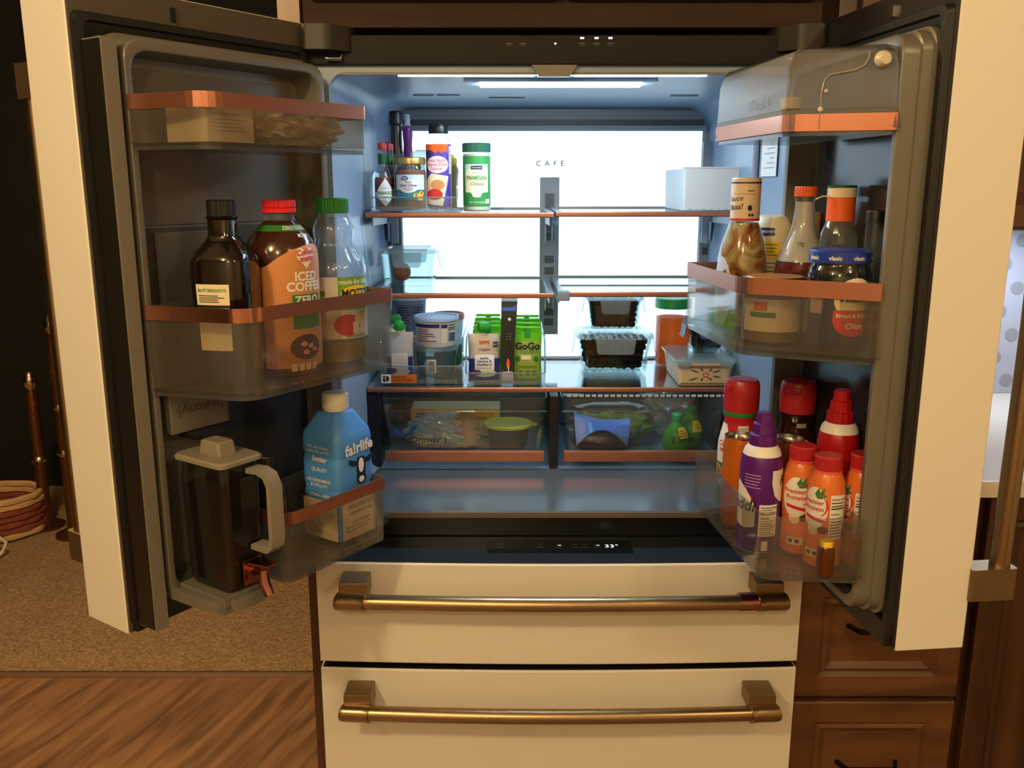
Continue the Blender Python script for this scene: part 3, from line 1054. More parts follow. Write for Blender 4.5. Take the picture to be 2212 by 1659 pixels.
doorbin('L', [(0.07, 0.057), (0.07, 0.19), (0.375, 0.19), (0.398, 0.057)], 1.552, 1.620, 'shallow smoky door bin with copper rim at the top of the left door', [0, 0.004, 0.03, 0.002])
doorbin('L', [(0.04, 0.057), (0.04, 0.21), (0.348, 0.21), (0.400, 0.057)], 1.203, 1.330, 'deep smoky door bin with copper rim holding three large bottles', [0, 0.006, 0.03, 0.002])
t = doorbin('L', [(0.062, 0.057), (0.062, 0.20), (0.292, 0.20), (0.284, 0.057)], 0.896, 1.006, 'smoky door bin with copper rim around the blue milk bottle', [0, 0.006, 0.035, 0.002])
MB().lathe([(0.013, 0), (0.013, 0.01)], 18).xf(Matrix.Translation((0.0615, 0.185, 0.03)) @ Matrix.Rotation(-PI / 2, 4, 'Y')).obj('bumper', GLASS, t)
doorbin('R', [(0.02, 0.057), (0.02, 0.22), (0.285, 0.22), (0.398, 0.057)], 1.254, 1.365, 'deep smoky door bin with copper rim holding sauces and pickles', [0, 0.004, 0.02, 0.002], th=0.024)
doorbin('R', [(0.05, 0.057), (0.05, 0.2), (0.378, 0.2), (0.406, 0.057)], 0.926, 1.022, 'smoky door bin at the bottom of the right door packed with creamers', [0, 0.004, 0.03, 0.002], trim=False)
# covered dairy bin
t = doorbin('R', [(0.05, 0.057), (0.05, 0.19), (0.345, 0.19), (0.398, 0.057)], 1.571, 1.60, 'covered cloudy dairy bin at the top of the right door', [0, 0.004, 0.02, 0.002], SMOKE2, True, (0.0, 0.0225))
src = [(-u, w) for u, w in ((0.05, 0.057), (0.05, 0.19), (0.345, 0.19), (0.398, 0.057))]
pr = roundpoly(ccw(src), 0.008, 5)
rg = []
for ins, z in ((0.0, 0.0295), (0.002, 0.085), (0.008, 0.102), (0.022, 0.1095)):
    rg.append([(x, y, z) for x, y in offset(pr, ins)])
MB().loft(rg, False, True).obj('cover', SMOKE2, t)
e0, e1 = Vector((-0.345, 0.1905)), Vector((-0.398, 0.058))


def side_pt(f, z, o=0.001):
    p = e0.lerp(e1, f)
    nn = Vector((-(e1 - e0).y, (e1 - e0).x)).normalized()
    nn = nn if nn.x < 0 else -nn
    p = p + nn * o
    return (p.x, p.y, z)


MB().tube([side_pt(0.31, 0.002), side_pt(0.31, 0.05), side_pt(0.33, 0.066), side_pt(0.38, 0.073), side_pt(0.60, 0.078), side_pt(0.68, 0.084), side_pt(0.71, 0.094), side_pt(0.71, 0.102, -0.002)], 0.001, 8).obj('cover_seam', pm('seam_dim', (150, 142, 126), 0.3), t)
MB().ball(side_pt(0.31, 0.028), 0.004, 10).ball(side_pt(0.35, 0.052, 0.0), 0.003, 10).obj('cover_catch', pm('seam_pale', (210, 200, 180), 0.3), t)
MB().lathe([(0.011, 0), (0.011, 0.006), (0.007, 0.012)], 16).xf(Matrix.Translation(side_pt(0.82, 0.09)) @ Matrix.Rotation(-PI / 2, 4, 'Y')).obj('cover_pivot', pm('seam_pale', (210, 200, 180), 0.3), t)
bsf = lambda x, z, off: (x, 0.1905 + off, z)
text(t, '(DairyBin)', -0.24, 0.045, 0.02, lambda x, z, off: (-0.48 - x, 0.1903 + off, z), pm('print_grey', (66, 62, 56), 0.5), 0.0015, cut=0)

# ================================================================== helpers for packaged food
def col(name, c, rough=0.45, **k):
    return pm(name, c, rough, **k)


RED = col('plastic_red', (180, 36, 44), 0.35)
REDB = col('plastic_bright_red', (232, 40, 48), 0.4)
GREEN = col('plastic_green', (30, 128, 44), 0.4)
LIME = col('pouch_lime', (132, 226, 40), 0.4, transl=0.45)
LIMED = col('cap_green', (40, 170, 52), 0.35, transl=0.2)
ORANGE = col('plastic_orange', (232, 96, 30), 0.4)
PURPLE = col('can_purple', (88, 28, 120), 0.3)
BLUE = col('milk_blue', (78, 146, 226), 0.35)
WHITEP = col('plastic_white', (238, 234, 226), 0.4)
WHITET = col('plastic_white_thin', (232, 236, 238), 0.4, transl=0.4)
BLACKP = col('plastic_black', (24, 23, 24), 0.35)
NAVY = col('navy_print', (34, 40, 110), 0.5)
CREAM = col('cream_print', (238, 222, 186), 0.5)
YELLOW = col('yellow_print', (246, 206, 50), 0.5)
GREENP = col('green_print', (46, 124, 50), 0.5)
REDP = col('red_print', (204, 36, 44), 0.5)
TEAL = col('teal_print', (40, 120, 134), 0.5)
TAN = col('tan_print', (206, 138, 84), 0.45)
BROWN = col('brown_print', (74, 40, 26), 0.45)
PINK = col('pink_print', (232, 150, 160), 0.5)
GOLD = col('lid_gold', (190, 160, 96), 0.3, metal=0.8)
METAL = col('can_metal', (200, 196, 188), 0.22, metal=1.0)
GREYP = col('grey_print', (150, 150, 150), 0.5)


def caprings(r, z0, z1, ridges=0):
    return [(r * 0.98, z0), (r, z0 + 0.001), (r, z1 - 0.002), (r * 0.93, z1)]


def ribbed(r, z0, z1, mat, root, name='cap', n=30, amp=0.03, seg=90):
    return MB().lathe(caprings(r, z0, z1), seg, flute=lambda a, z: 1 + amp * (1 if math.cos(n * a) > 0 else -1) * 0.5).obj(name, mat, root, 30)


def prof_in(prof, d, ztop=None, zbot=None):
    """liquid profile inside a bottle profile"""
    ps = sorted(prof, key=lambda q: q[1])
    res = []
    z0 = (zbot if zbot is not None else ps[0][1] + d)
    zt = ztop

    def rad(z):
        for (r0, a), (r1, b) in zip(ps[:-1], ps[1:]):
            if a <= z <= b and b > a:
                return r0 + (r1 - r0) * (z - a) / (b - a)
        return ps[-1][0]
    zs = [z0] + [z for r, z in ps if z0 + 0.001 < z < zt - 0.001] + [zt]
    for z in zs:
        res.append((max(rad(z) - d, 0.002), z))
    return res


def item(name, label, cat, x, y, z, turn=0.0, group=None, absrot=None):
    return thing(name, label, cat, (x, y, z), facing(x, y, turn) if absrot is None else absrot, group)


LROT = math.atan2(NL.x, -NL.y)      # local -Y looks out of the left door
RROT = math.atan2(NR.x, -NR.y)
ZB = 0.0045

# ================================================================== left door, middle bin
Z = 1.2078
x, y = dl(0.300, 0.115)
t = item('liqueur_bottle', 'black square-shouldered glass bottle with a cream label', 'bottle', x, y, Z, -28)
pf = [(0.036, 0), (0.041, 0.004), (0.044, 0.15), (0.044, 0.182), (0.039, 0.194), (0.024, 0.211), (0.019, 0.220), (0.0185, 0.242), (0.021, 0.245), (0.0185, 0.248)]
MB().lathe(pf, 48, 3.4).obj('glass', col('bottle_black_brown', (24, 14, 10), 0.1, coat=0.5), t)
ribbed(0.0205, 0.247, 0.2705, BLACKP, t, n=40)
sf = lathesurf(pf, 3.4)
decal(t, 'label', [rect(-0.024, 0.024, 0.055, 0.152)], sf, CREAM)
decal(t, 'label_band', [rect(-0.024, 0.024, 0.105, 0.122)], sf, INK, 0.0007)
text(t, 'BUTTERSHOTS', 0, 0.143, 0.0062, sf, GREENP, 0.001, bold=0.015)
text(t, 'DEKUYPER', 0, 0.1135, 0.0105, sf, PAPER, 0.0011, bold=0.02)
decal(t, 'small_print', lines(-0.02, 0.02, (0.126, 0.129, 0.132, 0.135)), sf, INK, 0.0008)

x, y = dl(0.194, 0.118)
t = item('coffee_bottle', 'large iced coffee bottle with a red cap and orange label', 'bottle', x, y, Z, 19)
pf = [(0.048, 0), (0.054, 0.005), (0.056, 0.02), (0.056, 0.18), (0.055, 0.192), (0.050, 0.207), (0.040, 0.221), (0.029, 0.232), (0.0235, 0.238)]
MB().lathe(pf, 48).obj('bottle_body', col('coffee_brown', (62, 32, 20), 0.16, coat=0.4), t)
MB().lathe([(0.0235, 0.2382), (0.0235, 0.247), (0.025, 0.248), (0.022, 0.2495)], 32).obj('neck', PLAST, t)
ribbed(0.0255, 0.2497, 0.257, REDB, t, 'cap_ring', 36)
ribbed(0.0255, 0.2575, 0.2685, REDB, t, 'cap', 36)
sf = lathesurf(pf)
decal(t, 'label_band', [rect(-0.175, 0.175, 0.2225, 0.2315)], sf, GREENP, 0.0005, 0.008)
sw = [(-0.052, 0.002), (0.085, 0.002), (0.085, 0.185), (0.06, 0.201), (0.04, 0.203), (0.02, 0.201), (-0.005, 0.195), (-0.025, 0.184), (-0.04, 0.173), (-0.052, 0.168)]
decal(t, 'label', [sw], sf, TAN, 0.0004, 0.006, 0.012)
heart = []
for i in range(36):
    a = 2 * PI * i / 36
    heart.append((0.02 + 0.00145 * 16 * math.sin(a) ** 3 * 0.72, 0.184 + 0.00115 * (13 * math.cos(a) - 5 * math.cos(2 * a) - 2 * math.cos(3 * a) - math.cos(4 * a))))
decal(t, 'logo_heart', [heart], sf, PAPER, 0.0014, 0.004, 0.004)
text(t, 'Coffee\nmate', 0.02, 0.1865, 0.0125, sf, REDP, 0.0024, bold=0.02, shear=0.2, rot=6, linesp=0.75)
text(t, 'ICED', 0.02, 0.154, 0.019, sf, PAPER, 0.0009, bold=0.035)
text(t, 'COFFEE', 0.019, 0.1385, 0.019, sf, PAPER, 0.0009, bold=0.035)
decal(t, 'label_block', [rect(-0.006, 0.048, 0.074, 0.127)], sf, GREENP, 0.0007)
text(t, 'ZERO', 0.02, 0.118, 0.017, sf, PAPER, 0.0012, bold=0.03)
text(t, 'ZERO SUGAR', 0.02, 0.227, 0.0075, sf, PAPER, 0.001, bold=0.02, sx=1.5)
text(t, 'MOCHA', 0.03, 0.2155, 0.0078, sf, PAPER, 0.001, bold=0.02)
decal(t, 'photo_print', [ell(0.015, 0.045, 0.028, 0.02), ], sf, BROWN, 0.0006)
decal(t, 'photo_print', [ell(0.01, 0.05, 0.006, 0.004, 10), ell(0.022, 0.046, 0.005, 0.004, 10), ell(0.013, 0.037, 0.006, 0.004, 10), ell(0.03, 0.04, 0.005, 0.003, 10)], sf, PINK, 0.0009)
decal(t, 'calorie_icons', [rect(-0.012 + 0.012 * k, -0.003 + 0.012 * k, 0.008, 0.02) for k in range(4)], sf, CREAM, 0.0007)
nutrition(t, sf, -0.072, -0.0545, 0.03, 0.185, head=False)
text(t, 'Nutrition Facts', -0.063, 0.180, 0.005, sf, INK, 0.0012, bold=0.02)

x, y = dl(0.079, 0.118)
t = item('juice_bottle', 'clear ribbed juice bottle with a green cap', 'bottle', x, y, Z, 26)
pf = [(0.043, 0), (0.049, 0.004), (0.051, 0.012), (0.051, 0.03), (0.049, 0.034), (0.05, 0.04), (0.05, 0.14), (0.0515, 0.146), (0.0515, 0.158), (0.047, 0.17), (0.038, 0.183), (0.0325, 0.194), (0.031, 0.203), (0.034, 0.213), (0.0335, 0.223), (0.028, 0.235), (0.0235, 0.240), (0.0235, 0.247)]


def fl(a, z):
    return 1 + (0.03 * math.cos(18 * a) if 0.165 < z < 0.205 else 0)


MB().lathe(pf, 144, flute=fl, capt=False).obj('bottle_body', clear('juice_plastic', (232, 238, 242), 0.06, 0.07, 0.8, haze=0.1), t)
MB().lathe(prof_in(pf, 0.0015, 0.036), 40).obj('juice', col('apple_juice', (196, 176, 60), 0.2, transl=0.5), t)
ribbed(0.0262, 0.246, 0.2705, GREEN, t, n=36)
sf = lathesurf(pf)
decal(t, 'label', [rect(-0.13, 0.06, 0.042, 0.1445)], sf, PAPER, 0.0004)
decal(t, 'label_block', [rect(-0.02, 0.05, 0.09, 0.1445)], sf, col('label_green', (118, 168, 58), 0.5), 0.0007)
decal(t, 'label_block', [rect(-0.072, -0.042, 0.105, 0.122)], sf, col('label_green', (118, 168, 58), 0.5), 0.0007)
text(t, 'made for kids', 0.012, 0.136, 0.011, sf, PAPER, 0.0011, bold=0.02)
decal(t, 'logo_oval', [ell(0.014, 0.1175, 0.03, 0.0125)], sf, YELLOW, 0.001)
text(t, "MOTT'S", 0.014, 0.117, 0.0165, sf, INK, 0.0014, bold=0.035)
text(t, 'JUICE +\nED WATER', -0.057, 0.1135, 0.0062, sf, PAPER, 0.0012)
decal(t, 'photo_print', [ell(-0.005, 0.065, 0.024, 0.018)], sf, REDP, 0.0008)
decal(t, 'photo_print', [ell(0.025, 0.075, 0.017, 0.012)], sf, col('apple_flesh', (240, 214, 180), 0.5), 0.001)
decal(t, 'logo_mark', [rect(0.004, 0.016, 0.05, 0.07)], sf, PAPER, 0.0012)
text(t, 'APPLE & PEAR', 0.012, 0.046, 0.007, sf, GREENP, 0.001, bold=0.02)

# ---- left door, top bin: pale carton and a crumpled bag
x, y = dl(0.315, 0.125)
t = item('pale_carton', 'small pale carton lying in the shallow top bin of the left door', 'carton', x, y, 1.5565, absrot=LROT)
MB().box(-0.038, 0.042, -0.04, 0.05, 0, 0.052, 0.002).obj('box', col('carton_pale', (214, 198, 168), 0.6), t)
MB().box(-0.036, 0.04, -0.038, 0.048, 0.0522, 0.056, 0.001).obj('flap', col('carton_flap', (200, 182, 152), 0.6), t)
decal(t, 'small_print', lines(-0.03, 0.03, (0.015, 0.02, 0.025, 0.03, 0.038)), planesurf((0, -0.04, 0)), GREYP, 0.0003, 0)


def crumple(mb, c, s, seg=22, amp=0.16, seed=1, mat=BAGM, name='bag_film', root=None, pinch=None, freq=1.0):
    rnd = random.Random(seed)
    dirs = [(Vector((rnd.uniform(-1, 1), rnd.uniform(-1, 1), rnd.uniform(-1, 1))).normalized(), rnd.uniform(3, 8) * freq, rnd.uniform(0, 6)) for _ in range(9)]
    res = bmesh.ops.create_uvsphere(mb.bm, u_segments=seg, v_segments=seg * 2 // 3, radius=1)
    for v in res['verts']:
        d = v.co.normalized()
        k = 1 + amp * sum(abs(math.sin(f * d.dot(q) + ph)) - 0.5 for q, f, ph in dirs) / 3
        if pinch:
            k *= pinch(d)
        v.co = Vector((c[0] + d.x * s[0] * k, c[1] + d.y * s[1] * k, max(c[2] + d.z * s[2] * k, 0.0005)))
    return mb


x, y = dl(0.17, 0.125)
t = item('plastic_bag', 'crumpled clear plastic bag stuffed in the shallow top bin of the left door', 'bag', x, y, 1.5565, absrot=LROT)
crumple(MB(), (0, 0, 0.030), (0.078, 0.042, 0.031), 44, 0.36, 3, freq=1.5).obj('bag_film', clear('bag_warm', (232, 224, 208), 0.1, 0.12, 0.6, haze=0.62, hazecol=(230, 214, 184)), t, 0)

# ---- left door, bottom bin: milk bottle and a dark bottle
x, y = dl(0.102, 0.128)
t = item('milk_bottle', 'blue square milk bottle with a white cap and a cow head emblem', 'bottle', x, y, 0.9005, absrot=LROT)
pf = [(0.040, 0), (0.044, 0.004), (0.045, 0.015), (0.045, 0.085), (0.0435, 0.09), (0.0435, 0.096), (0.045, 0.101), (0.045, 0.142), (0.0435, 0.146), (0.0435, 0.152), (0.045, 0.157), (0.045, 0.178), (0.043, 0.190), (0.024, 0.222), (0.021, 0.224)]
MB().lathe(pf[1:2] + pf[2:], 64, 7.0).obj('bottle_body', BLUE, t)
decal(t, 'body_base', [rect(-0.04, 0.04, 0.006, 0.082)], planesurf((0, -0.0455, 0)), col('milk_label_cream', (222, 206, 170), 0.5), 0.0005, 0)
decal(t, 'body_base', [rect(-0.04, 0.04, 0.006, 0.075)], planesurf((-0.0455, 0, 0), (0, -1, 0)), col('milk_label_cream', (222, 206, 170), 0.5), 0.0005, 0)
MB().lathe([(0.02, 0.2242), (0.02, 0.228), (0.0225, 0.229), (0.0225, 0.233), (0.021, 0.2335), (0.0225, 0.234), (0.0225, 0.251), (0.019, 0.2545)], 40).obj('cap', WHITEP, t)
s1 = planesurf((0, -0.0457, 0))
s2 = planesurf((-0.0457, 0, 0), (0, -1, 0))
text(t, 'fa!rlife', 0.006, 0.163, 0.0262, s1, PAPER, 0.0006, bold=0.03, rot=4, cut=0)
MILKN = col('navy_emblem', (20, 34, 74), 0.5)
cow = [(-0.011, 0.140), (-0.028, 0.146), (-0.03, 0.138), (-0.02, 0.132), (-0.011, 0.133), (-0.010, 0.112), (-0.012, 0.105), (-0.006, 0.098), (0.006, 0.098), (0.012, 0.105), (0.010, 0.112), (0.011, 0.133), (0.02, 0.132), (0.03, 0.14), (0.028, 0.148), (0.011, 0.141), (0.007, 0.146), (-0.007, 0.146)]
decal(t, 'emblem', [[(a + 0.009, b) for a, b in cow]], s1, MILKN, 0.0006, 0)
decal(t, 'emblem', [ell(0.009, 0.131, 0.0065, 0.013), ell(0.009, 0.106, 0.0065, 0.0055)], s1, PAPER, 0.0009, 0)
text(t, '50', -0.02, 0.087, 0.015, s1, PAPER, 0.0008, bold=0.03, cut=0)
text(t, '50', 0.008, 0.087, 0.015, s1, PAPER, 0.0008, bold=0.03, cut=0)
text(t, 'no', 0.032, 0.087, 0.011, s1, PAPER, 0.0008, bold=0.02, cut=0)
decal(t, 'print_lines', [rect(-0.0065, -0.0058, 0.078, 0.094), rect(0.022, 0.0227, 0.078, 0.094)], s1, PAPER, 0.0008, 0)
text(t, 'We can always\nmake the world', 0.0, 0.164, 0.0082, s2, PAPER, 0.0006, cut=0)
text(t, 'better', 0.003, 0.147, 0.0135, s2, PAPER, 0.0006, bold=0.03, shear=0.25, cut=0)
text(t, 'QUALITY', 0.002, 0.128, 0.009, s2, PAPER, 0.0006, bold=0.02, cut=0)
text(t, 'NOURISHMENT\n& VITALITY', 0.0, 0.104, 0.008, s2, PAPER, 0.0006, bold=0.02, cut=0, linesp=1.1)
text(t, 'COMMUNITY', 0.0, 0.082, 0.008, s2, PAPER, 0.0006, bold=0.02, cut=0)
text(t, 'REDUCED FAT', 0.004, 0.062, 0.009, s1, BROWN, 0.0008, bold=0.01, cut=0)
text(t, 'ultra-filtered milk', 0.004, 0.051, 0.008, s1, BROWN, 0.0008, bold=0.01, shear=0.2, cut=0)
text(t, 'LACTOSE FREE', 0.004, 0.034, 0.0065, s1, BROWN, 0.0008, bold=0.01, cut=0)
decal(t, 'small_print', lines(-0.032, 0.03, (0.02, 0.026)), s1, BROWN, 0.0008, 0)
decal(t, 'small_print', lines(-0.03, 0.01, [0.016 + 0.005 * k for k in range(9)]), s2, BROWN, 0.0008, 0)
x, y = dl(0.222, 0.085)
t = item('soda_bottle', 'dark bottle standing half hidden beside the blue milk bottle', 'bottle', x, y, 0.9005)
pf = [(0.024, 0), (0.029, 0.004), (0.03, 0.02), (0.03, 0.10), (0.026, 0.118), (0.014, 0.135), (0.012, 0.15)]
MB().lathe(pf, 32).obj('bottle_body', col('cola_dark', (26, 16, 14), 0.1, coat=0.4), t)
MB().lathe([(0.0135, 0.1502), (0.0135, 0.163), (0.012, 0.165)], 24).obj('cap', BLACKP, t)

# ---- water pitcher on the left door
x, y = dl(0.338, 0.116)
t = item('water_pitcher', 'square tinted water pitcher with taupe lid, handle and copper tap', 'pitcher', x, y, 0.898, absrot=LROT)
def sq(ax, ay, z, r=0.012):
    return [(a, b, z) for a, b in rrect(-ax, ax, -ay, ay, r, 5)]


PIT = clear('pitcher_plastic', (192, 188, 180), 0.05, 0.06, 0.8, haze=0.05, hazecol=(150, 140, 120))
MB().loft([sq(0.030, 0.045, 0.0), sq(0.034, 0.05, 0.012), sq(0.036, 0.052, 0.17), sq(0.034, 0.05, 0.185), sq(0.034, 0.05, 0.197)], True, False).obj('jug', PIT, t)
MB().loft([sq(0.0285, 0.0435, 0.003), sq(0.0325, 0.0485, 0.014), sq(0.0342, 0.0502, 0.158)]).obj('water', clear('water_tint', (134, 130, 124), 0.02, 0.04, 0.6), t)
LIDM = pm('pitcher_taupe', (136, 128, 112), 0.4)
MB().loft([sq(0.036, 0.052, 0.1972), sq(0.041, 0.057, 0.199), sq(0.041, 0.057, 0.204), sq(0.038, 0.054, 0.207)]).obj('lid', LIDM, t, 30)
MB().loft([sq(0.017, 0.024, 0.2072, 0.004), sq(0.015, 0.021, 0.226, 0.004), sq(0.013, 0.019, 0.228, 0.004)]).obj('lid_knob', LIDM, t, 30)
hp = [(0.018, -0.052, 0.186), (0.018, -0.075, 0.188), (0.018, -0.092, 0.183), (0.018, -0.1, 0.168), (0.018, -0.1, 0.09), (0.018, -0.098, 0.075), (0.018, -0.088, 0.066), (0.018, -0.054, 0.066)]
hm = MB()
prv = []
rings = []
for i, p in enumerate(hp):
    a = Vector(hp[max(i - 1, 0)])
    b_ = Vector(hp[min(i + 1, len(hp) - 1)])
    tdir = (b_ - a).normalized()
    nrm = Vector((1, 0, 0)).cross(tdir)
    q = Vector(p)
    rings.append([tuple(q + Vector((dx, 0, 0)) + nrm * dn) for dx, dn in ((-0.012, -0.004), (0.012, -0.004), (0.012, 0.004), (-0.012, 0.004))])
hm.loft(rings).obj('handle', LIDM, t, 30)
tp = MB()
tp.box(-0.012, 0.022, -0.0565, -0.0525, 0.008, 0.048, 0.001)
tp.obj('tap_plate', COPPERD, t)
MB().tube([(0.006, -0.056, 0.03), (0.006, -0.082, 0.03)], 0.011, 16).tube([(0.006, -0.076, 0.034), (0.006, -0.08, 0.012), (0.006, -0.09, -0.004)], [0.009, 0.009, 0.0075], 14).obj('tap', COPPERD, t)
MB().prism([(-0.008, -0.06), (0.02, -0.06), (0.018, -0.098), (-0.002, -0.096)], 0.043, 0.047).obj('tap_lever', COPPERD, t)
m = MB()
pth = [(0.392, 0.05), (0.39, 0.11), (0.382, 0.150), (0.365, 0.168), (0.338, 0.172), (0.308, 0.172), (0.302, 0.12), (0.302, 0.05)]
rings = []
for i, (u, w) in enumerate(pth):
    a = Vector(pth[max(i - 1, 0)])
    b_ = Vector(pth[min(i + 1, len(pth) - 1)])
    td = (b_ - a).normalized()
    nn = Vector((-td.y, td.x))
    rings.append([(u + nn.x * k, w + nn.y * k, zz) for k, zz in ((-0.004, 0.872), (0.004, 0.872), (0.004, 0.89), (-0.004, 0.89))])
m.loft(rings)
m.box(0.304, 0.386, 0.05, 0.168, 0.872, 0.8785)
m.obj('pitcher_cradle', DLINER, DL, 40)
MB().box(0.306, 0.384, 0.06, 0.166, 0.8787, 0.8965, 0.002).obj('cradle_pad', DLINER, DL)

# ================================================================== right door, middle bin
Z = 1.2585
t = item('barbecue_sauce', 'barbecue sauce bottle streaked amber with a wrapped cream neck', 'bottle', 0.308, 0.0, Z, -8)
pf = [(0.036, 0), (0.042, 0.005), (0.043, 0.03), (0.043, 0.095), (0.041, 0.12), (0.035, 0.15), (0.027, 0.172), (0.0235, 0.182), (0.0235, 0.25)]


def streak():
    m, nt, out = newmat('sauce_streaks')
    b = node(nt, 'ShaderNodeBsdfPrincipled')
    b.inputs['Roughness'].default_value = 0.12
    tc_ = node(nt, 'ShaderNodeTexCoord')
    n1 = node(nt, 'ShaderNodeTexNoise')
    n1.inputs['Scale'].default_value = 26
    n1.inputs['Distortion'].default_value = 1.2
    cr = node(nt, 'ShaderNodeValToRGB')
    e = cr.color_ramp.elements
    e[0].position, e[0].color = 0.36, lin((96, 44, 8))
    e[1].position, e[1].color = 0.62, lin((226, 206, 150))
    k = e.new(0.48)
    k.color = lin((188, 122, 36))
    nt.links.new(tc_.outputs['Object'], n1.inputs['Vector'])
    nt.links.new(n1.outputs[0], cr.inputs[0])
    nt.links.new(cr.outputs[0], b.inputs['Base Color'])
    tl = node(nt, 'ShaderNodeBsdfTranslucent')
    nt.links.new(cr.outputs[0], tl.inputs[0])
    mx = node(nt, 'ShaderNodeMixShader')
    mx.inputs[0].default_value = 0.35
    nt.links.new(b.outputs[0], mx.inputs[1])
    nt.links.new(tl.outputs[0], mx.inputs[2])
    nt.links.new(mx.outputs[0], out.inputs[0])
    return m


MB().lathe(prof_in(pf, 0.002, 0.178), 40).obj('sauce', streak(), t)
MB().lathe(pf, 44).obj('bottle_body', PLAST, t)
sf = lathesurf(pf)
nk = [(0.0239, 0.181), (0.0245, 0.182), (0.0245, 0.2498), (0.0225, 0.2525), (0.0, 0.2525)]
MB().lathe(nk, 40, capb=False).obj('neck_wrap', col('wrap_cream', (232, 206, 172), 0.45), t)
ns = lathesurf([(0.0246, 0.18), (0.0246, 0.26)])
decal(t, 'neck_band', [rect(-0.07, 0.07, 0.182, 0.1855)], ns, REDP, 0.0004)
decal(t, 'neck_band', [rect(-0.07, 0.07, 0.243, 0.2455)], ns, NAVY, 0.0004)
text(t, 'Sauce', -0.0155, 0.218, 0.0125, ns, INK, 0.0006, shear=0.25, rot=5, cut=0.004)
text(t, 'Boss!', -0.0145, 0.204, 0.0125, ns, INK, 0.0006, bold=0.015, shear=0.25, rot=6, cut=0.004)
decal(t, 'print_marks', [ell(0.011, 0.203, 0.0038, 0.0048, 14), rect(0.009, 0.0122, 0.189, 0.1935), rect(0.0138, 0.0175, 0.189, 0.1935), rect(0.006, 0.017, 0.2305, 0.2318), rect(-0.02, 0.02, 0.2258, 0.2262)], ns, INK, 0.0006)
decal(t, 'label', [ell(-0.035, 0.06, 0.026, 0.062)], sf, col('label_lilac', (206, 208, 224), 0.45), 0.0006)
text(t, "RAY'S", -0.018, 0.085, 0.013, sf, INK, 0.001, rot=-55, bold=0.02)

t = item('mayonnaise_jar', 'cream mayonnaise jar with a navy logo and yellow sticker', 'jar', 0.372, 0.06, Z, -12)
pf = [(0.032, 0), (0.036, 0.004), (0.036, 0.15), (0.034, 0.17), (0.028, 0.184), (0.02, 0.189)]
MB().lathe(pf, 36).obj('jar_body', col('mayo_cream', (236, 224, 190), 0.4), t)
sf = lathesurf(pf)
decal(t, 'logo_plaque', [roundpoly(rect(-0.022, 0.014, 0.154, 0.168), 0.004)], sf, NAVY, 0.0006)
text(t, "HELLMANN'S", -0.004, 0.161, 0.0062, sf, PAPER, 0.001, bold=0.02)
decal(t, 'sticker', [rect(-0.014, 0.024, 0.115, 0.144)], sf, YELLOW, 0.0006)
decal(t, 'small_print', lines(-0.011, 0.021, (0.12, 0.126, 0.132, 0.138), 0.0016), sf, GREENP, 0.0009)
decal(t, 'small_print', lines(-0.011, 0.021, [0.05 + 0.007 * k for k in range(9)], 0.0014), sf, INK, 0.0006)

t = item('hot_sauce', 'bulbous hot sauce bottle half full with an orange cap', 'bottle', 0.390, -0.06, Z, 0)
pf = [(0.036, 0), (0.041, 0.004), (0.0425, 0.03), (0.0425, 0.105), (0.040, 0.122), (0.031, 0.142), (0.022, 0.163), (0.018, 0.18), (0.0155, 0.205), (0.0155, 0.218), (0.0175, 0.2185), (0.0175, 0.221), (0.0155, 0.222)]
MB().lathe(prof_in(pf, 0.0018, 0.118), 36).obj('sauce', col('hot_sauce_red', (120, 30, 10), 0.2, transl=0.25), t)
MB().lathe(prof_in(pf, 0.0012, 0.214, 0.1185), 36).obj('sauce_film', col('sauce_film', (232, 226, 216), 0.35, noise=0.12, nscale=40, transl=0.35), t)
MB().lathe(pf, 40).obj('bottle_body', PLAST, t)
ribbed(0.0178, 0.2222, 0.2385, ORANGE, t, n=30)
text(t, '770', -0.004, 0.146, 0.01, lathesurf(pf), INK, 0.0008)

t = item('paper_cup', 'plain beige cup wedged behind the hot sauce bottle', 'cup', 0.428, 0.022, Z)
MB().lathe([(0.017, 0), (0.022, 0.19), (0.0225, 0.196), (0.021, 0.196), (0.02, 0.19), (0.016, 0.004)], 28).obj('cup_body', col('cup_beige', (206, 168, 130), 0.6), t)

t = item('dressing_bottle', 'diamond-textured dressing bottle with orange neck label and torn seal', 'bottle', 0.420, -0.14, Z, 0)
pf = [(0.024, 0), (0.0285, 0.004), (0.029, 0.02), (0.029, 0.15), (0.027, 0.168), (0.0215, 0.182), (0.0205, 0.186)]
MB().lathe(pf, 60, flute=lambda a, z: 1 + 0.025 * math.cos(9 * a + z * 260) * math.cos(9 * a - z * 260)).obj('bottle_body', clear('bottle_smoke', (214, 208, 192), 0.05, 0.06, 0.7, haze=0.12), t)
MB().lathe([(0.0212, 0.1863), (0.0212, 0.222)], 32).obj('neck_label', ORANGE, t)
MB().lathe([(0.0216, 0.2222), (0.0216, 0.236)], 32).obj('neck_seal', col('seal_cream', (226, 206, 176), 0.5), t)
MB().lathe([(0.0217, 0.2363), (0.0217, 0.2395), (0.0195, 0.2405)], 32).obj('cap', col('cap_dark_green', (20, 84, 50), 0.4), t)
MB().tube([(-0.016, -0.015, 0.2222), (-0.026, -0.02, 0.224), (-0.033, -0.022, 0.2215), (-0.037, -0.022, 0.219)], 0.0012, 6).obj('seal_strip', col('seal_cream', (226, 206, 176), 0.5), t)

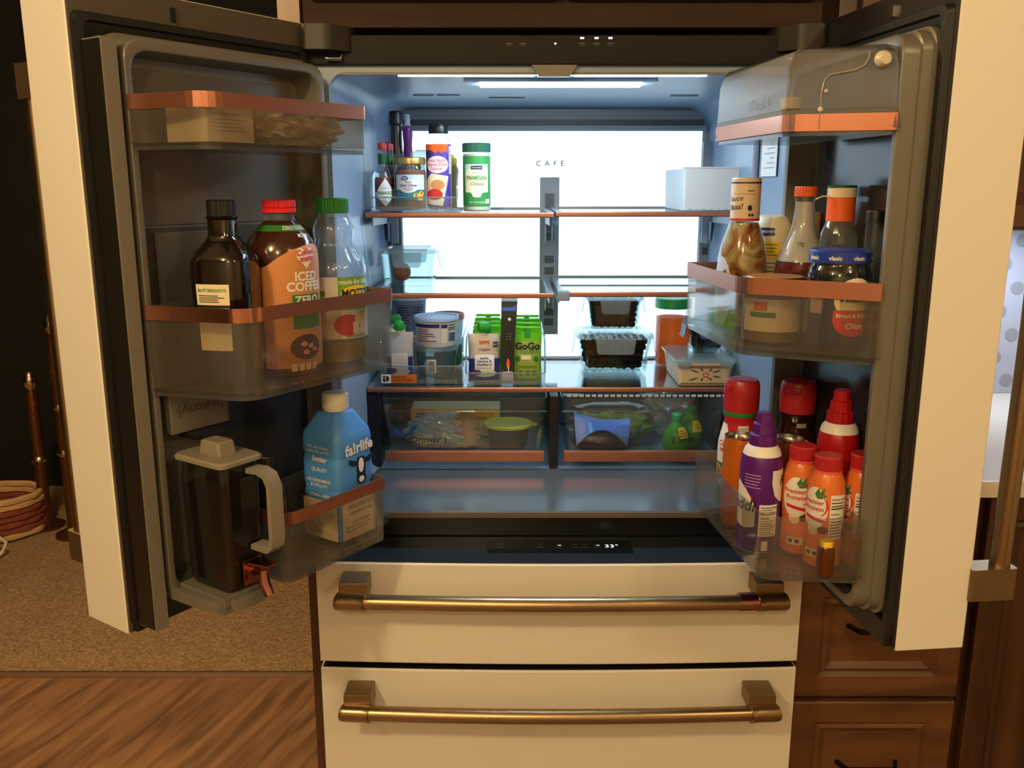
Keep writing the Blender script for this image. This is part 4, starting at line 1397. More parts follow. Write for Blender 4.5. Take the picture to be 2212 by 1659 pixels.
t = item('spice_jar', 'slim clear jar with a black lid at the edge of the right door', 'jar', 0.4495, -0.205, Z)
pf = [(0.0125, 0), (0.0138, 0.004), (0.0138, 0.178), (0.0125, 0.186)]
MB().lathe(pf, 26).obj('jar_body', PLAST, t)
MB().lathe([(0.0145, 0.1863), (0.0145, 0.2025), (0.0135, 0.204)], 26).obj('lid', BLACKP, t)

t = item('pickle_jar', 'round pickle jar with a blue lid and red oval label', 'jar', 0.390, -0.237, Z, 10)
pf = [(0.038, 0), (0.044, 0.005), (0.0455, 0.02), (0.0455, 0.105), (0.0455, 0.113), (0.042, 0.124), (0.0395, 0.127), (0.0395, 0.131)]
MB().lathe(prof_in(pf, 0.002, 0.100), 36).obj('brine', col('pickle_brine', (66, 62, 40), 0.25, transl=0.3), t)
MB().lathe(pf, 40).obj('jar_body', clear('jar_glass', (214, 218, 210), 0.05, 0.07, 0.8), t)
MB().lathe([(0.0415, 0.1312), (0.0438, 0.132), (0.0438, 0.147), (0.041, 0.150)], 48).obj('lid', col('lid_blue', (34, 58, 150), 0.3), t)
ls = lathesurf([(0.044, 0.13), (0.044, 0.15)])
for k in (-2, -1, 0, 1):
    text(t, 'vlasic', 0.02 + 0.034 * k, 0.139, 0.0085, ls, PAPER, 0.0004, bold=0.02)
sf = lathesurf(pf)
decal(t, 'label', [rect(-0.05, 0.05, 0.012, 0.1)], sf, col('label_navy', (30, 38, 66), 0.5), 0.0006)
decal(t, 'label_oval', [ell(0.018, 0.082, 0.03, 0.03, 24)], sf, CREAM, 0.0009)
decal(t, 'label_oval', [ell(0.018, 0.052, 0.03, 0.024, 24, 180, 360) + [(0.048, 0.066), (-0.012, 0.066)]], sf, REDP, 0.0012)
text(t, 'vlasic', 0.018, 0.085, 0.023, sf, INK, 0.0013, bold=0.03)
text(t, 'Bread & Butter', 0.018, 0.058, 0.0085, sf, PAPER, 0.0016, bold=0.02)
text(t, 'Chips', 0.018, 0.043, 0.011, sf, PAPER, 0.0016, bold=0.02)
decal(t, 'label_panel', [rect(-0.048, -0.028, 0.06, 0.085)], sf, col('panel_pink', (196, 160, 140), 0.5), 0.0009)

t = item('dip_jar', 'short wide jar with a black and amber lid at the bin corner', 'jar', 0.322, -0.148, Z, 0)
pf = [(0.042, 0), (0.046, 0.004), (0.047, 0.02), (0.047, 0.078), (0.045, 0.086)]
MB().lathe(prof_in(pf, 0.002, 0.07), 36).obj('dip', col('dip_tan', (196, 150, 90), 0.5, transl=0.2), t)
MB().lathe(pf, 36).obj('jar_body', clear('jar_glass', (214, 218, 210), 0.05, 0.07, 0.8), t)
MB().lathe([(0.048, 0.0862), (0.0495, 0.087), (0.0495, 0.098), (0.046, 0.102), (0.043, 0.1005)], 44).obj('lid', BLACKP, t)
MB().lathe([(0.0435, 0.1007), (0.0425, 0.1022)], 36).obj('lid_disc', col('lid_amber', (196, 132, 58), 0.35, metal=0.5), t)
sf = lathesurf(pf)
decal(t, 'label', [rect(-0.05, 0.05, 0.02, 0.07)], sf, CREAM, 0.0006)
decal(t, 'label_block', [rect(-0.03, -0.008, 0.052, 0.066)], sf, ORANGE, 0.0009)
decal(t, 'label_block', [rect(-0.035, 0.005, 0.042, 0.05)], sf, GREENP, 0.001)

# ---- covered dairy bin content
x, y = dr(0.215, 0.13)
t = item('small_jar', 'little jar with a cream cap inside the cloudy dairy bin', 'jar', x, y, 1.5755)
pf = [(0.016, 0), (0.0185, 0.003), (0.0185, 0.03), (0.0145, 0.036)]
MB().lathe(pf, 26).obj('jar_body', col('jar_olive', (96, 88, 62), 0.3), t)
MB().lathe([(0.016, 0.0362), (0.016, 0.0505), (0.0145, 0.052)], 26).obj('cap', CREAM, t)

# ================================================================== right door, bottom bin
Z = 0.9305


def creamer(name, label, x, y, turn, body, band):
    t = item(name, label, 'bottle', x, y, Z, turn)
    pf = [(0.028, 0), (0.034, 0.004), (0.036, 0.02), (0.036, 0.09), (0.0365, 0.115), (0.0335, 0.135), (0.0285, 0.153), (0.0275, 0.164), (0.030, 0.174), (0.030, 0.182)]
    MB().lathe(pf, 40).obj('bottle_body', body, t)
    MB().lathe([(0.0305, 0.1822), (0.0308, 0.186), (0.0312, 0.215), (0.0305, 0.228), (0.027, 0.236), (0.02, 0.2385)], 40).obj('cap', RED, t)
    MB().box(-0.008, 0.008, -0.034, -0.026, 0.218, 0.229, 0.003).obj('cap_tab', RED, t)
    sf = lathesurf(pf)
    decal(t, 'neck_band', [rect(-0.1, 0.1, 0.1725, 0.181)], sf, band, 0.0006)
    return t, sf


t, sf = creamer('creamer_bottle', 'red and white creamer bottle with a red cap and green band', 0.316, -0.016, -46, col('creamer_red', (190, 32, 44), 0.3), GREENP)
decal(t, 'label_swirl', [[(-0.04, 0.06), (0.03, 0.06), (0.032, 0.10), (0.018, 0.118), (0.008, 0.14), (-0.002, 0.158), (-0.03, 0.158), (-0.04, 0.14)]], sf, PAPER, 0.0005, 0.005, 0.01)
decal(t, 'label_field', [rect(-0.045, 0.04, 0.004, 0.088)], sf, GREENP, 0.0009)
text(t, 'Coffee\nmate', 0.004, 0.118, 0.0135, sf, REDP, 0.001, bold=0.02, shear=0.15, linesp=0.75)
text(t, 'TWIX', 0.004, 0.073, 0.0225, sf, PAPER, 0.0011, bold=0.06, shear=0.15)
text(t, 'TWIX', 0.004, 0.073, 0.0225, sf, REDP, 0.0015, bold=0.02, shear=0.15)
text(t, 'ZERO', 0.008, 0.051, 0.014, sf, PAPER, 0.0012, bold=0.025)
nutrition(t, sf, 0.026, 0.049, 0.095, 0.158)
t, sf = creamer('creamer_bottle', 'dark brown creamer bottle with a red cap behind the cans', 0.411, -0.03, -5, col('creamer_dark', (44, 18, 14), 0.14, coat=0.4), col('band_dark', (30, 12, 10), 0.3))
decal(t, 'label_swirl', [ell(0.015, 0.128, 0.018, 0.012)], sf, TAN, 0.0006)
decal(t, 'label_block', [rect(0.004, 0.026, 0.158, 0.166)], sf, GREYP, 0.0006)


def can(label, x, y, top, mat, turn=0):
    t = item('drink_can', label, 'can', x, y, Z, turn, 'slim drink cans')
    h = top - Z
    pf = [(0.022, 0), (0.026, 0.006), (0.0285, 0.012), (0.0285, h - 0.014), (0.0262, h - 0.004), (0.0268, h - 0.002)]
    MB().lathe(pf, 36, capt=False).obj('can_body', mat, t)
    MB().lathe([(0.0268, h - 0.002), (0.0272, h), (0.0255, h), (0.0245, h - 0.006), (0.0, h - 0.006)], 36, capb=False).obj('can_top', METAL, t)
    MB().lathe([(0.007, h - 0.0055), (0.007, h - 0.0045)], 16, ay=1.5).obj('pull_tab', METAL, t)
    return t, lathesurf(pf)


t, sf = can('orange slim drink can in front of the creamer bottle', 0.297, -0.1, 1.088, col('can_orange', (222, 116, 30), 0.3, metal=0.35), 10)
text(t, 'O!', 0.028, 0.105, 0.025, sf, INK, 0.0006, bold=0.04)
decal(t, 'print_rings', [ell(0.02, 0.055, 0.01, 0.014, 18)], sf, col('ring_print', (236, 160, 110), 0.4), 0.0006)
t, sf = can('brown slim drink can behind the purple whipped cream', 0.374, -0.105, 1.085, col('can_brown', (140, 70, 26), 0.3, metal=0.35))


def whip(label, x, y, top, mat, turn):
    t = item('whipped_cream_can', label, 'can', x, y, Z, turn, 'whipped cream cans')
    h = top - Z
    pf = [(0.029, 0), (0.0325, 0.003), (0.0325, h - 0.085), (0.031, h - 0.072), (0.026, h - 0.058), (0.021, h - 0.052)]
    MB().lathe(pf, 40).obj('can_body', mat, t)
    MB().lathe([(0.0297, h - 0.0665), (0.0268, h - 0.0577), (0.0215, h - 0.0513)], 40, capb=False, capt=False).obj('collar', WHITEP, t)
    MB().lathe([(0.021, h - 0.0515), (0.0205, h - 0.035), (0.017, h - 0.033), (0.016, h - 0.018), (0.0125, h - 0.016), (0.0115, h - 0.001), (0.010, h)], 60, flute=lambda a, z: 1 + 0.025 * math.cos(12 * a)).obj('nozzle_cap', mat, t)
    return t, lathesurf(pf)


t, sf = whip('purple whipped cream can with white print in the bottom right bin', 0.305, -0.2, 1.154, PURPLE, 12)
blob = [(-0.07, 0.05), (-0.03, 0.04), (-0.012, 0.045), (-0.012, 0.075), (-0.018, 0.09), (-0.03, 0.105), (-0.045, 0.115), (-0.07, 0.11)]
decal(t, 'print_cream', [blob], sf, PAPER, 0.0005)
decal(t, 'print_cream', [[(0.012, 0.137), (0.05, 0.137), (0.05, 0.08), (0.03, 0.085), (0.018, 0.095), (0.012, 0.115)]], sf, PAPER, 0.0005)
text(t, 'Reddi', -0.043, 0.078, 0.026, sf, INK, 0.0009, bold=0.01, shear=0.2)
text(t, 'R', 0.034, 0.118, 0.022, sf, INK, 0.0009, bold=0.01, shear=0.2)
decal(t, 'print_dot', [ell(-0.0185, 0.09, 0.0018, 0.0018, 10)], sf, REDP, 0.0009)
nutrition(t, sf, -0.006, 0.024, 0.03, 0.082)
decal(t, 'small_print', lines(-0.033, -0.005, [0.108 + 0.005 * k for k in range(5)], 0.0018), sf, col('lilac_print', (176, 130, 200), 0.5), 0.0006)
decal(t, 'barcode_panel', [rect(0.0, 0.01, 0.006, 0.022)], sf, PAPER, 0.0006)
decal(t, 'base_band', [rect(-0.09, 0.09, 0.001, 0.0035)], sf, PAPER, 0.0006)
t, sf = whip('red whipped cream can with a white collar behind the shakes', 0.428, -0.188, 1.187, col('can_red', (176, 22, 28), 0.3), 0)
decal(t, 'print_cream', [ell(0.028, 0.09, 0.016, 0.05)], sf, PAPER, 0.0005)


def shake(label, x, y, turn):
    t = item('protein_shake', label, 'bottle', x, y, Z, turn, 'orange protein shakes')
    pf = [(0.023, 0), (0.027, 0.003), (0.0282, 0.014), (0.028, 0.035), (0.0262, 0.05), (0.0265, 0.058), (0.0283, 0.075), (0.0283, 0.11), (0.0268, 0.126), (0.0225, 0.142), (0.0195, 0.1475)]
    ob = MB().lathe(pf, 40).obj('bottle_body', col('shake_orange', (228, 118, 54), 0.3), t)
    MB().lathe([(0.0205, 0.1476), (0.0205, 0.1515), (0.0192, 0.152)], 36).obj('cap_ring', col('ring_pink', (232, 100, 80), 0.35), t)
    ribbed(0.0202, 0.1522, 0.1735, RED, t, n=40)
    sf = lathesurf(pf)
    decal(t, 'label_oval', [ell(-0.002, 0.095, 0.021, 0.033)], sf, PAPER, 0.0005, 0.005, 0.008)
    text(t, 'Premier', -0.004, 0.105, 0.0105, sf, REDP, 0.001, bold=0.015)
    text(t, 'Protein', -0.002, 0.095, 0.0105, sf, REDP, 0.001, bold=0.015)
    arc = [(0.004 + 0.015 * math.cos(R(a)), 0.1 + 0.0175 * math.sin(R(a))) for a in range(100, -70, -12)] + [(0.006 + 0.0105 * math.cos(R(a)), 0.1 + 0.0155 * math.sin(R(a))) for a in range(-70, 100, 12)]
    decal(t, 'logo_swoosh', [arc], sf, REDP, 0.0009)
    decal(t, 'ribbon', [[(-0.016, 0.084), (0.014, 0.079), (0.0175, 0.0735), (0.012, 0.074), (-0.016, 0.079)]], sf, REDP, 0.0009)
    leaf = [(-0.002, 0.118), (0.004, 0.128), (0.006, 0.121), (0.013, 0.129), (0.012, 0.119), (0.017, 0.116), (0.01, 0.112), (0.003, 0.111)]
    decal(t, 'leaf_mark', [[(a, b) for a, b in leaf]], sf, GREENP, 0.0009)
    decal(t, 'photo_print', [ell(-0.003, 0.06, 0.009, 0.008, 14)], sf, CREAM, 0.001)
    decal(t, 'photo_print', [ell(0.013, 0.062, 0.009, 0.006, 12)], sf, BROWN, 0.0008)
    nutrition(t, sf, 0.022, 0.047, 0.048, 0.118)
    decal(t, 'base_panel', [rect(-0.012, 0.018, 0.018, 0.03)], sf, CREAM, 0.0006)
    decal(t, 'small_print', [rect(-0.009, -0.003, 0.021, 0.027), rect(0.001, 0.007, 0.021, 0.027)], sf, INK, 0.0009)
    return t


sh = shake('orange protein shake nearest the purple can', 0.366, -0.21, -8)
dup(sh, (0.388, -0.262, Z), facing(0.388, -0.262, -30), 'orange protein shake turned to show its nutrition table')
dup(sh, (0.4445, -0.256, Z), facing(0.4445, -0.256, -62), 'orange protein shake half hidden by the right door frame')
t = item('honey_bottle', 'tiny dark bottle with a yellow cap low in the bottom right bin', 'bottle', 0.378, -0.306, Z)
pf = [(0.011, 0), (0.0128, 0.003), (0.0128, 0.04), (0.009, 0.046)]
MB().lathe(pf, 24).obj('bottle_body', col('honey_brown', (88, 40, 16), 0.15), t)
MB().lathe([(0.0105, 0.0462), (0.0105, 0.053), (0.0095, 0.054)], 24).obj('cap', YELLOW, t)

# ================================================================== top left shelf
def scoop_bin(label, x0, x1, y0, y1, z, hf, hb, ribs=True, sweep=0.05):
    """clear fridge organiser: low front, curved rising sides"""
    t = thing('clear_bin', label, 'bin', (0, 0, z), 0, 'clear organiser bins')
    MB().box(x0 + 0.002, x1 - 0.002, y0 + 0.002, y1 - 0.002, 0.0008, 0.003).obj('base', PLAST, t)
    side = [(y0, 0.001), (y1, 0.001), (y1, hb), (y0 + sweep, hb)]
    for k in range(8):
        a = R(90 * k / 7)
        side.append((y0 + sweep * (1 - math.sin(a)), hf + (hb - hf) * math.cos(a)))
    for xx in (x0, x1 - 0.002):
        MB().prism(side, xx, xx + 0.002, 'X').obj('side_wall', PLAST, t)
    MB().box(x0 + 0.0025, x1 - 0.0025, y0, y0 + 0.002, 0.001, hf, 0.0005).obj('front_wall', PLAST, t)
    MB().tube([(x0 + 0.003, y0 + 0.001, hf), (x1 - 0.003, y0 + 0.001, hf)], 0.0016, 8).obj('front_lip', RIMM, t)
    MB().box(x0 + 0.0025, x1 - 0.0025, y1 - 0.002, y1, 0.001, hb, 0.0005).obj('back_wall', PLAST, t)
    for xx in (x0 + 0.001, x1 - 0.001):
        MB().tube([(xx, p[0], p[1]) for p in side[2:]], 0.002, 8).obj('rim', RIMM, t)
    if ribs:
        n = int((x1 - x0 - 0.02) / 0.004)
        m = MB()
        for k in range(n):
            xx = x0 + 0.01 + 0.004 * k
            m.box(xx, xx + 0.002, y0 - 0.0012, y0 - 0.0001, 0.002, 0.011)
        tag(m.obj('rib_band', RIMM, t, 0), kind='stuff')
    return t


S1 = 1.4435
scoop_bin('small clear bin of sauces on the upper left shelf', -0.386, -0.203, 0.366, 0.60, S1, 0.03, 0.083)
ZS = S1 + 0.0035


def tabasco(label, x, y, turn):
    t = item('pepper_sauce', label, 'bottle', x, y, ZS, turn, 'pepper sauce bottles')
    pf = [(0.0165, 0), (0.0185, 0.003), (0.0185, 0.06), (0.0155, 0.075), (0.0095, 0.09), (0.0085, 0.095), (0.0085, 0.124)]
    MB().lathe(prof_in(pf, 0.0012, 0.068), 28).obj('sauce', col('pepper_red', (132, 46, 26), 0.3, transl=0.25), t)
    MB().lathe(pf, 30).obj('bottle_body', PLAST, t)
    MB().lathe([(0.0092, 0.0945), (0.0096, 0.095), (0.0096, 0.116)], 26).obj('neck_foil', col('foil_green', (16, 84, 50), 0.35), t)
    ribbed(0.0088, 0.1243, 0.138, RED, t, n=24, seg=48)
    sf = lathesurf(pf)
    decal(t, 'label', [[(0, 0.008), (0.024, 0.033), (0, 0.066), (-0.024, 0.033)]], sf, PAPER, 0.0005, 0.003)
    text(t, 'TABASCO', 0, 0.035, 0.0092, sf, GREENP, 0.0008, bold=0.03, cut=0.003)
    text(t, 'McILHENNY CO.', 0, 0.045, 0.003, sf, INK, 0.0008, cut=0.003)
    text(t, 'BRAND', 0, 0.028, 0.0036, sf, REDP, 0.0008, cut=0.003)
    return t


tabasco('small red pepper sauce bottle with a white diamond label at the front', -0.362, 0.392, 14)
tabasco('small red pepper sauce bottle hidden behind its twin', -0.3535, 0.436, -30)
t = item('olive_jar', 'glass jar of sliced salad olives with a blue and white label', 'jar', -0.306, 0.405, ZS, 0)
pf = [(0.028, 0), (0.033, 0.003), (0.034, 0.01), (0.034, 0.078), (0.031, 0.088), (0.0305, 0.094)]
MB().lathe(prof_in(pf, 0.0018, 0.083), 32).obj('olives', col('olives_red_green', (150, 96, 62), 0.45, noise=0.6, nscale=70, transl=0.2), t)
MB().lathe(pf, 36).obj('jar_body', PLAST, t)
MB().lathe([(0.032, 0.0942), (0.033, 0.095), (0.033, 0.106), (0.031, 0.1085)], 40).obj('lid', GOLD, t)
sf = lathesurf(pf)
decal(t, 'label', [rect(-0.034, 0.034, 0.02, 0.073)], sf, col('label_pale_blue', (206, 222, 234), 0.5), 0.0005)
decal(t, 'label_block', [rect(-0.034, 0.034, 0.02, 0.042)], sf, TEAL, 0.0007)
decal(t, 'label_oval', [ell(-0.004, 0.05, 0.022, 0.0145)], sf, PAPER, 0.0009)
decal(t, 'logo_oval', [ell(-0.012, 0.0655, 0.0075, 0.005)], sf, NAVY, 0.0011)
text(t, 'Great\nValue', -0.012, 0.0655, 0.0042, sf, PAPER, 0.0013, bold=0.02, linesp=0.8)
text(t, 'Sliced', -0.004, 0.0575, 0.0055, sf, NAVY, 0.0012, bold=0.01)
text(t, 'Salad Olives', -0.004, 0.051, 0.0072, sf, NAVY, 0.0012, bold=0.015)
text(t, 'with Minced\nPimiento', -0.004, 0.0435, 0.0042, sf, NAVY, 0.0012)
for px_, pz in ((0.012, 0.03), (0.024, 0.034), (0.022, 0.025)):
    decal(t, 'olive_print', [ell(px_, pz, 0.0065, 0.005, 14)], sf, YELLOW, 0.0012)
    decal(t, 'olive_print', [ell(px_, pz + 0.001, 0.0028, 0.0024, 10)], sf, REDP, 0.0015)
t = item('chili_sauce', 'sweet chili sauce bottle with a purple label and black flip cap', 'bottle', -0.2455, 0.425, ZS, -8)
pf = [(0.022, 0), (0.0255, 0.003), (0.0262, 0.012), (0.0262, 0.138), (0.0245, 0.145), (0.02, 0.15), (0.0185, 0.152), (0.0185, 0.158)]
MB().lathe(prof_in(pf, 0.0015, 0.135), 32, 3.0).obj('sauce', col('chili_sauce', (190, 92, 60), 0.3, transl=0.3), t)
MB().lathe(pf, 40, 3.0).obj('bottle_body', PLAST, t)
MB().lathe([(0.0205, 0.1582), (0.0212, 0.16), (0.0212, 0.172), (0.019, 0.178), (0.016, 0.1785)], 36).obj('cap', BLACKP, t)
MB().box(-0.012, 0.004, -0.024, -0.0195, 0.1715, 0.1765, 0.002).obj('cap_tab', BLACKP, t)
sf = lathesurf(pf, 3.0)
decal(t, 'label', [rect(-0.03, 0.036, 0.008, 0.136)], sf, col('label_violet', (84, 58, 168), 0.5), 0.0006, 0.004)
zig = [(-0.03, 0.136), (0.022, 0.136)] + [(0.022 - 0.0065 * k, 0.117 + (0.005 if k % 2 else 0)) for k in range(9)]
decal(t, 'label_zigzag', [zig], sf, ORANGE, 0.0008, 0.004)
decal(t, 'label_cloud', [ell(0.0, 0.094, 0.022, 0.018)], sf, col('cloud_lilac', (228, 220, 234), 0.5), 0.001, 0.004)
text(t, 'Thai Style\nSweet Chili\nSauce', -0.002, 0.094, 0.0098, sf, REDP, 0.0014, linesp=0.85, cut=0.004)
decal(t, 'photo_print', [[(-0.026, 0.012), (0.01, 0.008), (0.022, 0.07), (-0.012, 0.076), (-0.026, 0.06)]], sf, CREAM, 0.001, 0.004)
decal(t, 'photo_print', [ell(-0.006, 0.032, 0.016, 0.012, 16)], sf, REDP, 0.0014, 0.004)
decal(t, 'photo_print', [ell(0.0, 0.052, 0.014, 0.011, 16)], sf, TAN, 0.0013, 0.004)
decal(t, 'logo_oval', [ell(-0.016, 0.116, 0.009, 0.008, 16)], sf, NAVY, 0.0013, 0.004)
decal(t, 'side_panel', [rect(0.0235, 0.0345, 0.075, 0.132)], sf, PAPER, 0.001, 0.004)
decal(t, 'small_print', lines(0.0245, 0.034, [0.08 + 0.004 * k for k in range(13)], 0.0014), sf, INK, 0.0013, 0)
t = item('tall_bottle', 'tall sauce bottle with a long black neck wrap and cap', 'bottle', -0.344, 0.492, ZS, 0)
pf = [(0.022, 0), (0.0245, 0.003), (0.0245, 0.085), (0.021, 0.103), (0.0145, 0.118)]
MB().lathe(pf, 32).obj('bottle_body', col('bottle_grey_brown', (120, 104, 90), 0.2, transl=0.3), t)
MB().lathe([(0.0148, 0.1183), (0.0135, 0.14), (0.0125, 0.178), (0.0135, 0.18)], 32).obj('neck_wrap', col('wrap_black', (14, 14, 16), 0.2, coat=0.4), t)
MB().lathe([(0.014, 0.1802), (0.0155, 0.183), (0.0155, 0.206), (0.013, 0.2095)], 30).obj('cap', BLACKP, t)
t = item('purple_bottle', 'slender purple squeeze bottle with a white cap behind the black wrap', 'bottle', -0.3255, 0.55, ZS, 0)
pf = [(0.015, 0), (0.0185, 0.004), (0.0185, 0.07), (0.012, 0.1), (0.0095, 0.14), (0.0115, 0.165), (0.0105, 0.178), (0.0065, 0.182)]
MB().lathe(pf, 30).obj('bottle_body', col('squeeze_purple', (150, 60, 164), 0.35, transl=0.3), t)
MB().lathe([(0.0075, 0.1823), (0.0075, 0.185), (0.006, 0.186), (0.0055, 0.206), (0.005, 0.207)], 24).obj('cap', WHITET, t)
t = item('relish_tub', 'pale clear bottle with green and black print behind the olive jar', 'bottle', -0.288, 0.52, ZS, 10)
pf = [(0.03, 0), (0.033, 0.004), (0.034, 0.06), (0.033, 0.1), (0.028, 0.122), (0.016, 0.128)]
MB().lathe(pf, 34).obj('bottle_body', clear('tub_pale', (236, 242, 236), 0.06, 0.05, 0.6, haze=0.25, hazecol=(226, 236, 226)), t)
sf = lathesurf(pf)
decal(t, 'label_block', [ell(-0.02, 0.09, 0.009, 0.007)], sf, col('lime_print', (180, 206, 50), 0.5), 0.0006)
decal(t, 'label_chevron', [[(0.0, 0.075), (0.012, 0.108), (0.024, 0.075), (0.02, 0.075), (0.012, 0.098), (0.004, 0.075)]], sf, INK, 0.0006)
t = item('mustard_bottle', 'yellow-capped bottle peeking out behind the sweet chili sauce', 'bottle', -0.2255, 0.50, ZS)
MB().lathe([(0.015, 0), (0.0175, 0.003), (0.0175, 0.085), (0.013, 0.096)], 26).obj('bottle_body', col('mustard', (206, 186, 120), 0.4, transl=0.3), t)
MB().lathe([(0.0145, 0.0962), (0.0145, 0.108), (0.008, 0.112), (0.006, 0.118)], 26).obj('cap', col('cap_mustard', (214, 184, 60), 0.4), t)
t = item('cheese_shaker', 'grated parmesan shaker with a dark green lid and green label', 'shaker', -0.164, 0.40, 1.4435, 0)
pf = [(0.027, 0), (0.0295, 0.003), (0.0295, 0.008), (0.0288, 0.012), (0.0288, 0.115), (0.0295, 0.119), (0.0288, 0.1225)]
MB().lathe(prof_in(pf, 0.001, 0.119), 34).obj('cheese', col('cheese_powder', (226, 220, 190), 0.7, transl=0.2), t)
MB().lathe(pf, 36).obj('jar_body', PLAST, t)
ribbed(0.0297, 0.1227, 0.1412, col('lid_deep_green', (22, 82, 62), 0.4), t, 'lid', 50, 0.02, 120)
sf = lathesurf(pf)
decal(t, 'label', [rect(-0.085, 0.085, 0.0125, 0.1145)], sf, col('label_leaf_green', (44, 134, 62), 0.5), 0.0004, 0.005)
plq = roundpoly([(-0.027, 0.04), (-0.012, 0.04), (-0.008, 0.03), (0.008, 0.03), (0.012, 0.04), (0.027, 0.04), (0.027, 0.08), (0.016, 0.09), (-0.016, 0.09), (-0.027, 0.08)], 0.004)
decal(t, 'label_plaque', [rect(-0.028, 0.028, 0.07, 0.098)], sf, col('label_sky', (176, 214, 200), 0.5), 0.0006)
decal(t, 'label_plaque', [plq], sf, CREAM, 0.0009)
decal(t, 'logo_plate', [rect(-0.012, 0.012, 0.087, 0.0945)], sf, INK, 0.0012)
text(t, 'Clearview', 0, 0.0908, 0.0048, sf, PAPER, 0.0015)
text(t, 'GRATED', 0, 0.0805, 0.0052, sf, GREENP, 0.0012)
text(t, 'PARMESAN', 0, 0.0695, 0.0118, sf, GREENP, 0.0012, bold=0.03, sx=0.78)
text(t, 'Cheese', 0, 0.0575, 0.0095, sf, GREENP, 0.0012, bold=0.02, shear=0.25)
decal(t, 'photo_print', [ell(0, 0.0405, 0.008, 0.006, 16)], sf, PAPER, 0.0012)
text(t, 'NET WT 8 OZ (227g)', 0.002, 0.0195, 0.0042, sf, PAPER, 0.0008)
decal(t, 'calorie_icons', [roundpoly(rect(0.0205, 0.0255, 0.017, 0.0265), 0.001), roundpoly(rect(0.0265, 0.0315, 0.017, 0.0265), 0.001)], sf, PAPER, 0.0008)

# ---- upper right shelf: white tray
t = thing('white_tray', 'plain white box tray standing on the upper right shelf', 'tray', (0.335, 0.50, 1.4465), 0)
p = [(a, b) for a, b in rrect(-0.062, 0.06, -0.115, 0.12, 0.006, 3)]
MB().shell(p, 0.0, 0.086, 0.003, 0.003, 0.002).obj('tray_body', WHITET, t)
MB().box(-0.0635, 0.0615, -0.1165, -0.1125, 0.0862, 0.0895, 0.001).obj('front_lip', WHITET, t)
for k in range(7):
    MB().box(-0.05 + 0.015 * k, -0.041 + 0.015 * k, -0.1175, -0.1155, 0.001, 0.003).obj('foot', PALEPL, t)


# ================================================================== lidded glass boxes
def glass_box(label, cx, cy, z, w, d, h, group='glass boxes with snap lids', rot=0.0, clipw=None, lidmat=LID):
    t = thing('glass_container', label, 'container', (cx, cy, z), rot, group)
    tw, td = w / 2, d / 2
    bw, bd = tw * 0.8, td * 0.8

    def rr(a, b, zz, r):
        return [(x_, y_, zz) for x_, y_ in rrect(-a, a, -b, b, r, 5)]
    MB().loft([rr(bw, bd, 0.001, 0.014), rr(bw + 0.003, bd + 0.003, 0.005, 0.016), rr(tw - 0.006, td - 0.006, h * 0.72, 0.018), rr(tw - 0.004, td - 0.004, h * 0.86, 0.018), rr(tw - 0.006, td - 0.006, h * 0.86, 0.016), rr(tw - 0.009, td - 0.009, h * 0.72, 0.016), rr(bw, bd, 0.009, 0.013)]).obj('glass_bowl', GLASS, t)
    MB().loft([rr(tw - 0.003, td - 0.003, h * 0.865, 0.018), rr(tw, td, h * 0.885, 0.018), rr(tw, td, h * 0.97, 0.018), rr(tw - 0.006, td - 0.006, h, 0.016), rr(tw - 0.018, td - 0.018, h, 0.012), rr(tw - 0.021, td - 0.021, h * 0.965, 0.011)]).obj('lid', lidmat, t)
    cw = clipw or w * 0.26
    for (sx, sy, hw) in ((0, -1, cw), (0, 1, cw), (-1, 0, d * 0.26), (1, 0, d * 0.26)):
        m = MB()
        if sy:
            y0 = td * sy + 0.001 * sy
            m.prism(roundpoly([(-hw * 0.9, h * 0.52), (hw * 0.9, h * 0.52), (hw, h * 0.9), (-hw, h * 0.9)], [0.008, 0.008, 0.001, 0.001]), min(y0, y0 + 0.0025 * sy), max(y0, y0 + 0.0025 * sy), 'Y')
        else:
            x0 = tw * sx + 0.001 * sx
            m.loft([[(x0, -hw, h * 0.9), (x0, hw, h * 0.9), (x0 + 0.002 * sx, hw, h * 0.9), (x0 + 0.002 * sx, -hw, h * 0.9)], [(x0 + 0.003 * sx, -hw, h * 0.6), (x0 + 0.003 * sx, hw, h * 0.6), (x0 + 0.005 * sx, hw, h * 0.6), (x0 + 0.005 * sx, -hw, h * 0.6)], [(x0 + 0.006 * sx, -hw * 0.9, h * 0.5), (x0 + 0.006 * sx, hw * 0.9, h * 0.5), (x0 + 0.008 * sx, hw * 0.9, h * 0.5), (x0 + 0.008 * sx, -hw * 0.9, h * 0.5)]])
        m.obj('snap_clip', lidmat, t)
    return t


BERRY = pm('berry_black', (9, 9, 13), 0.75, spec=0.1)


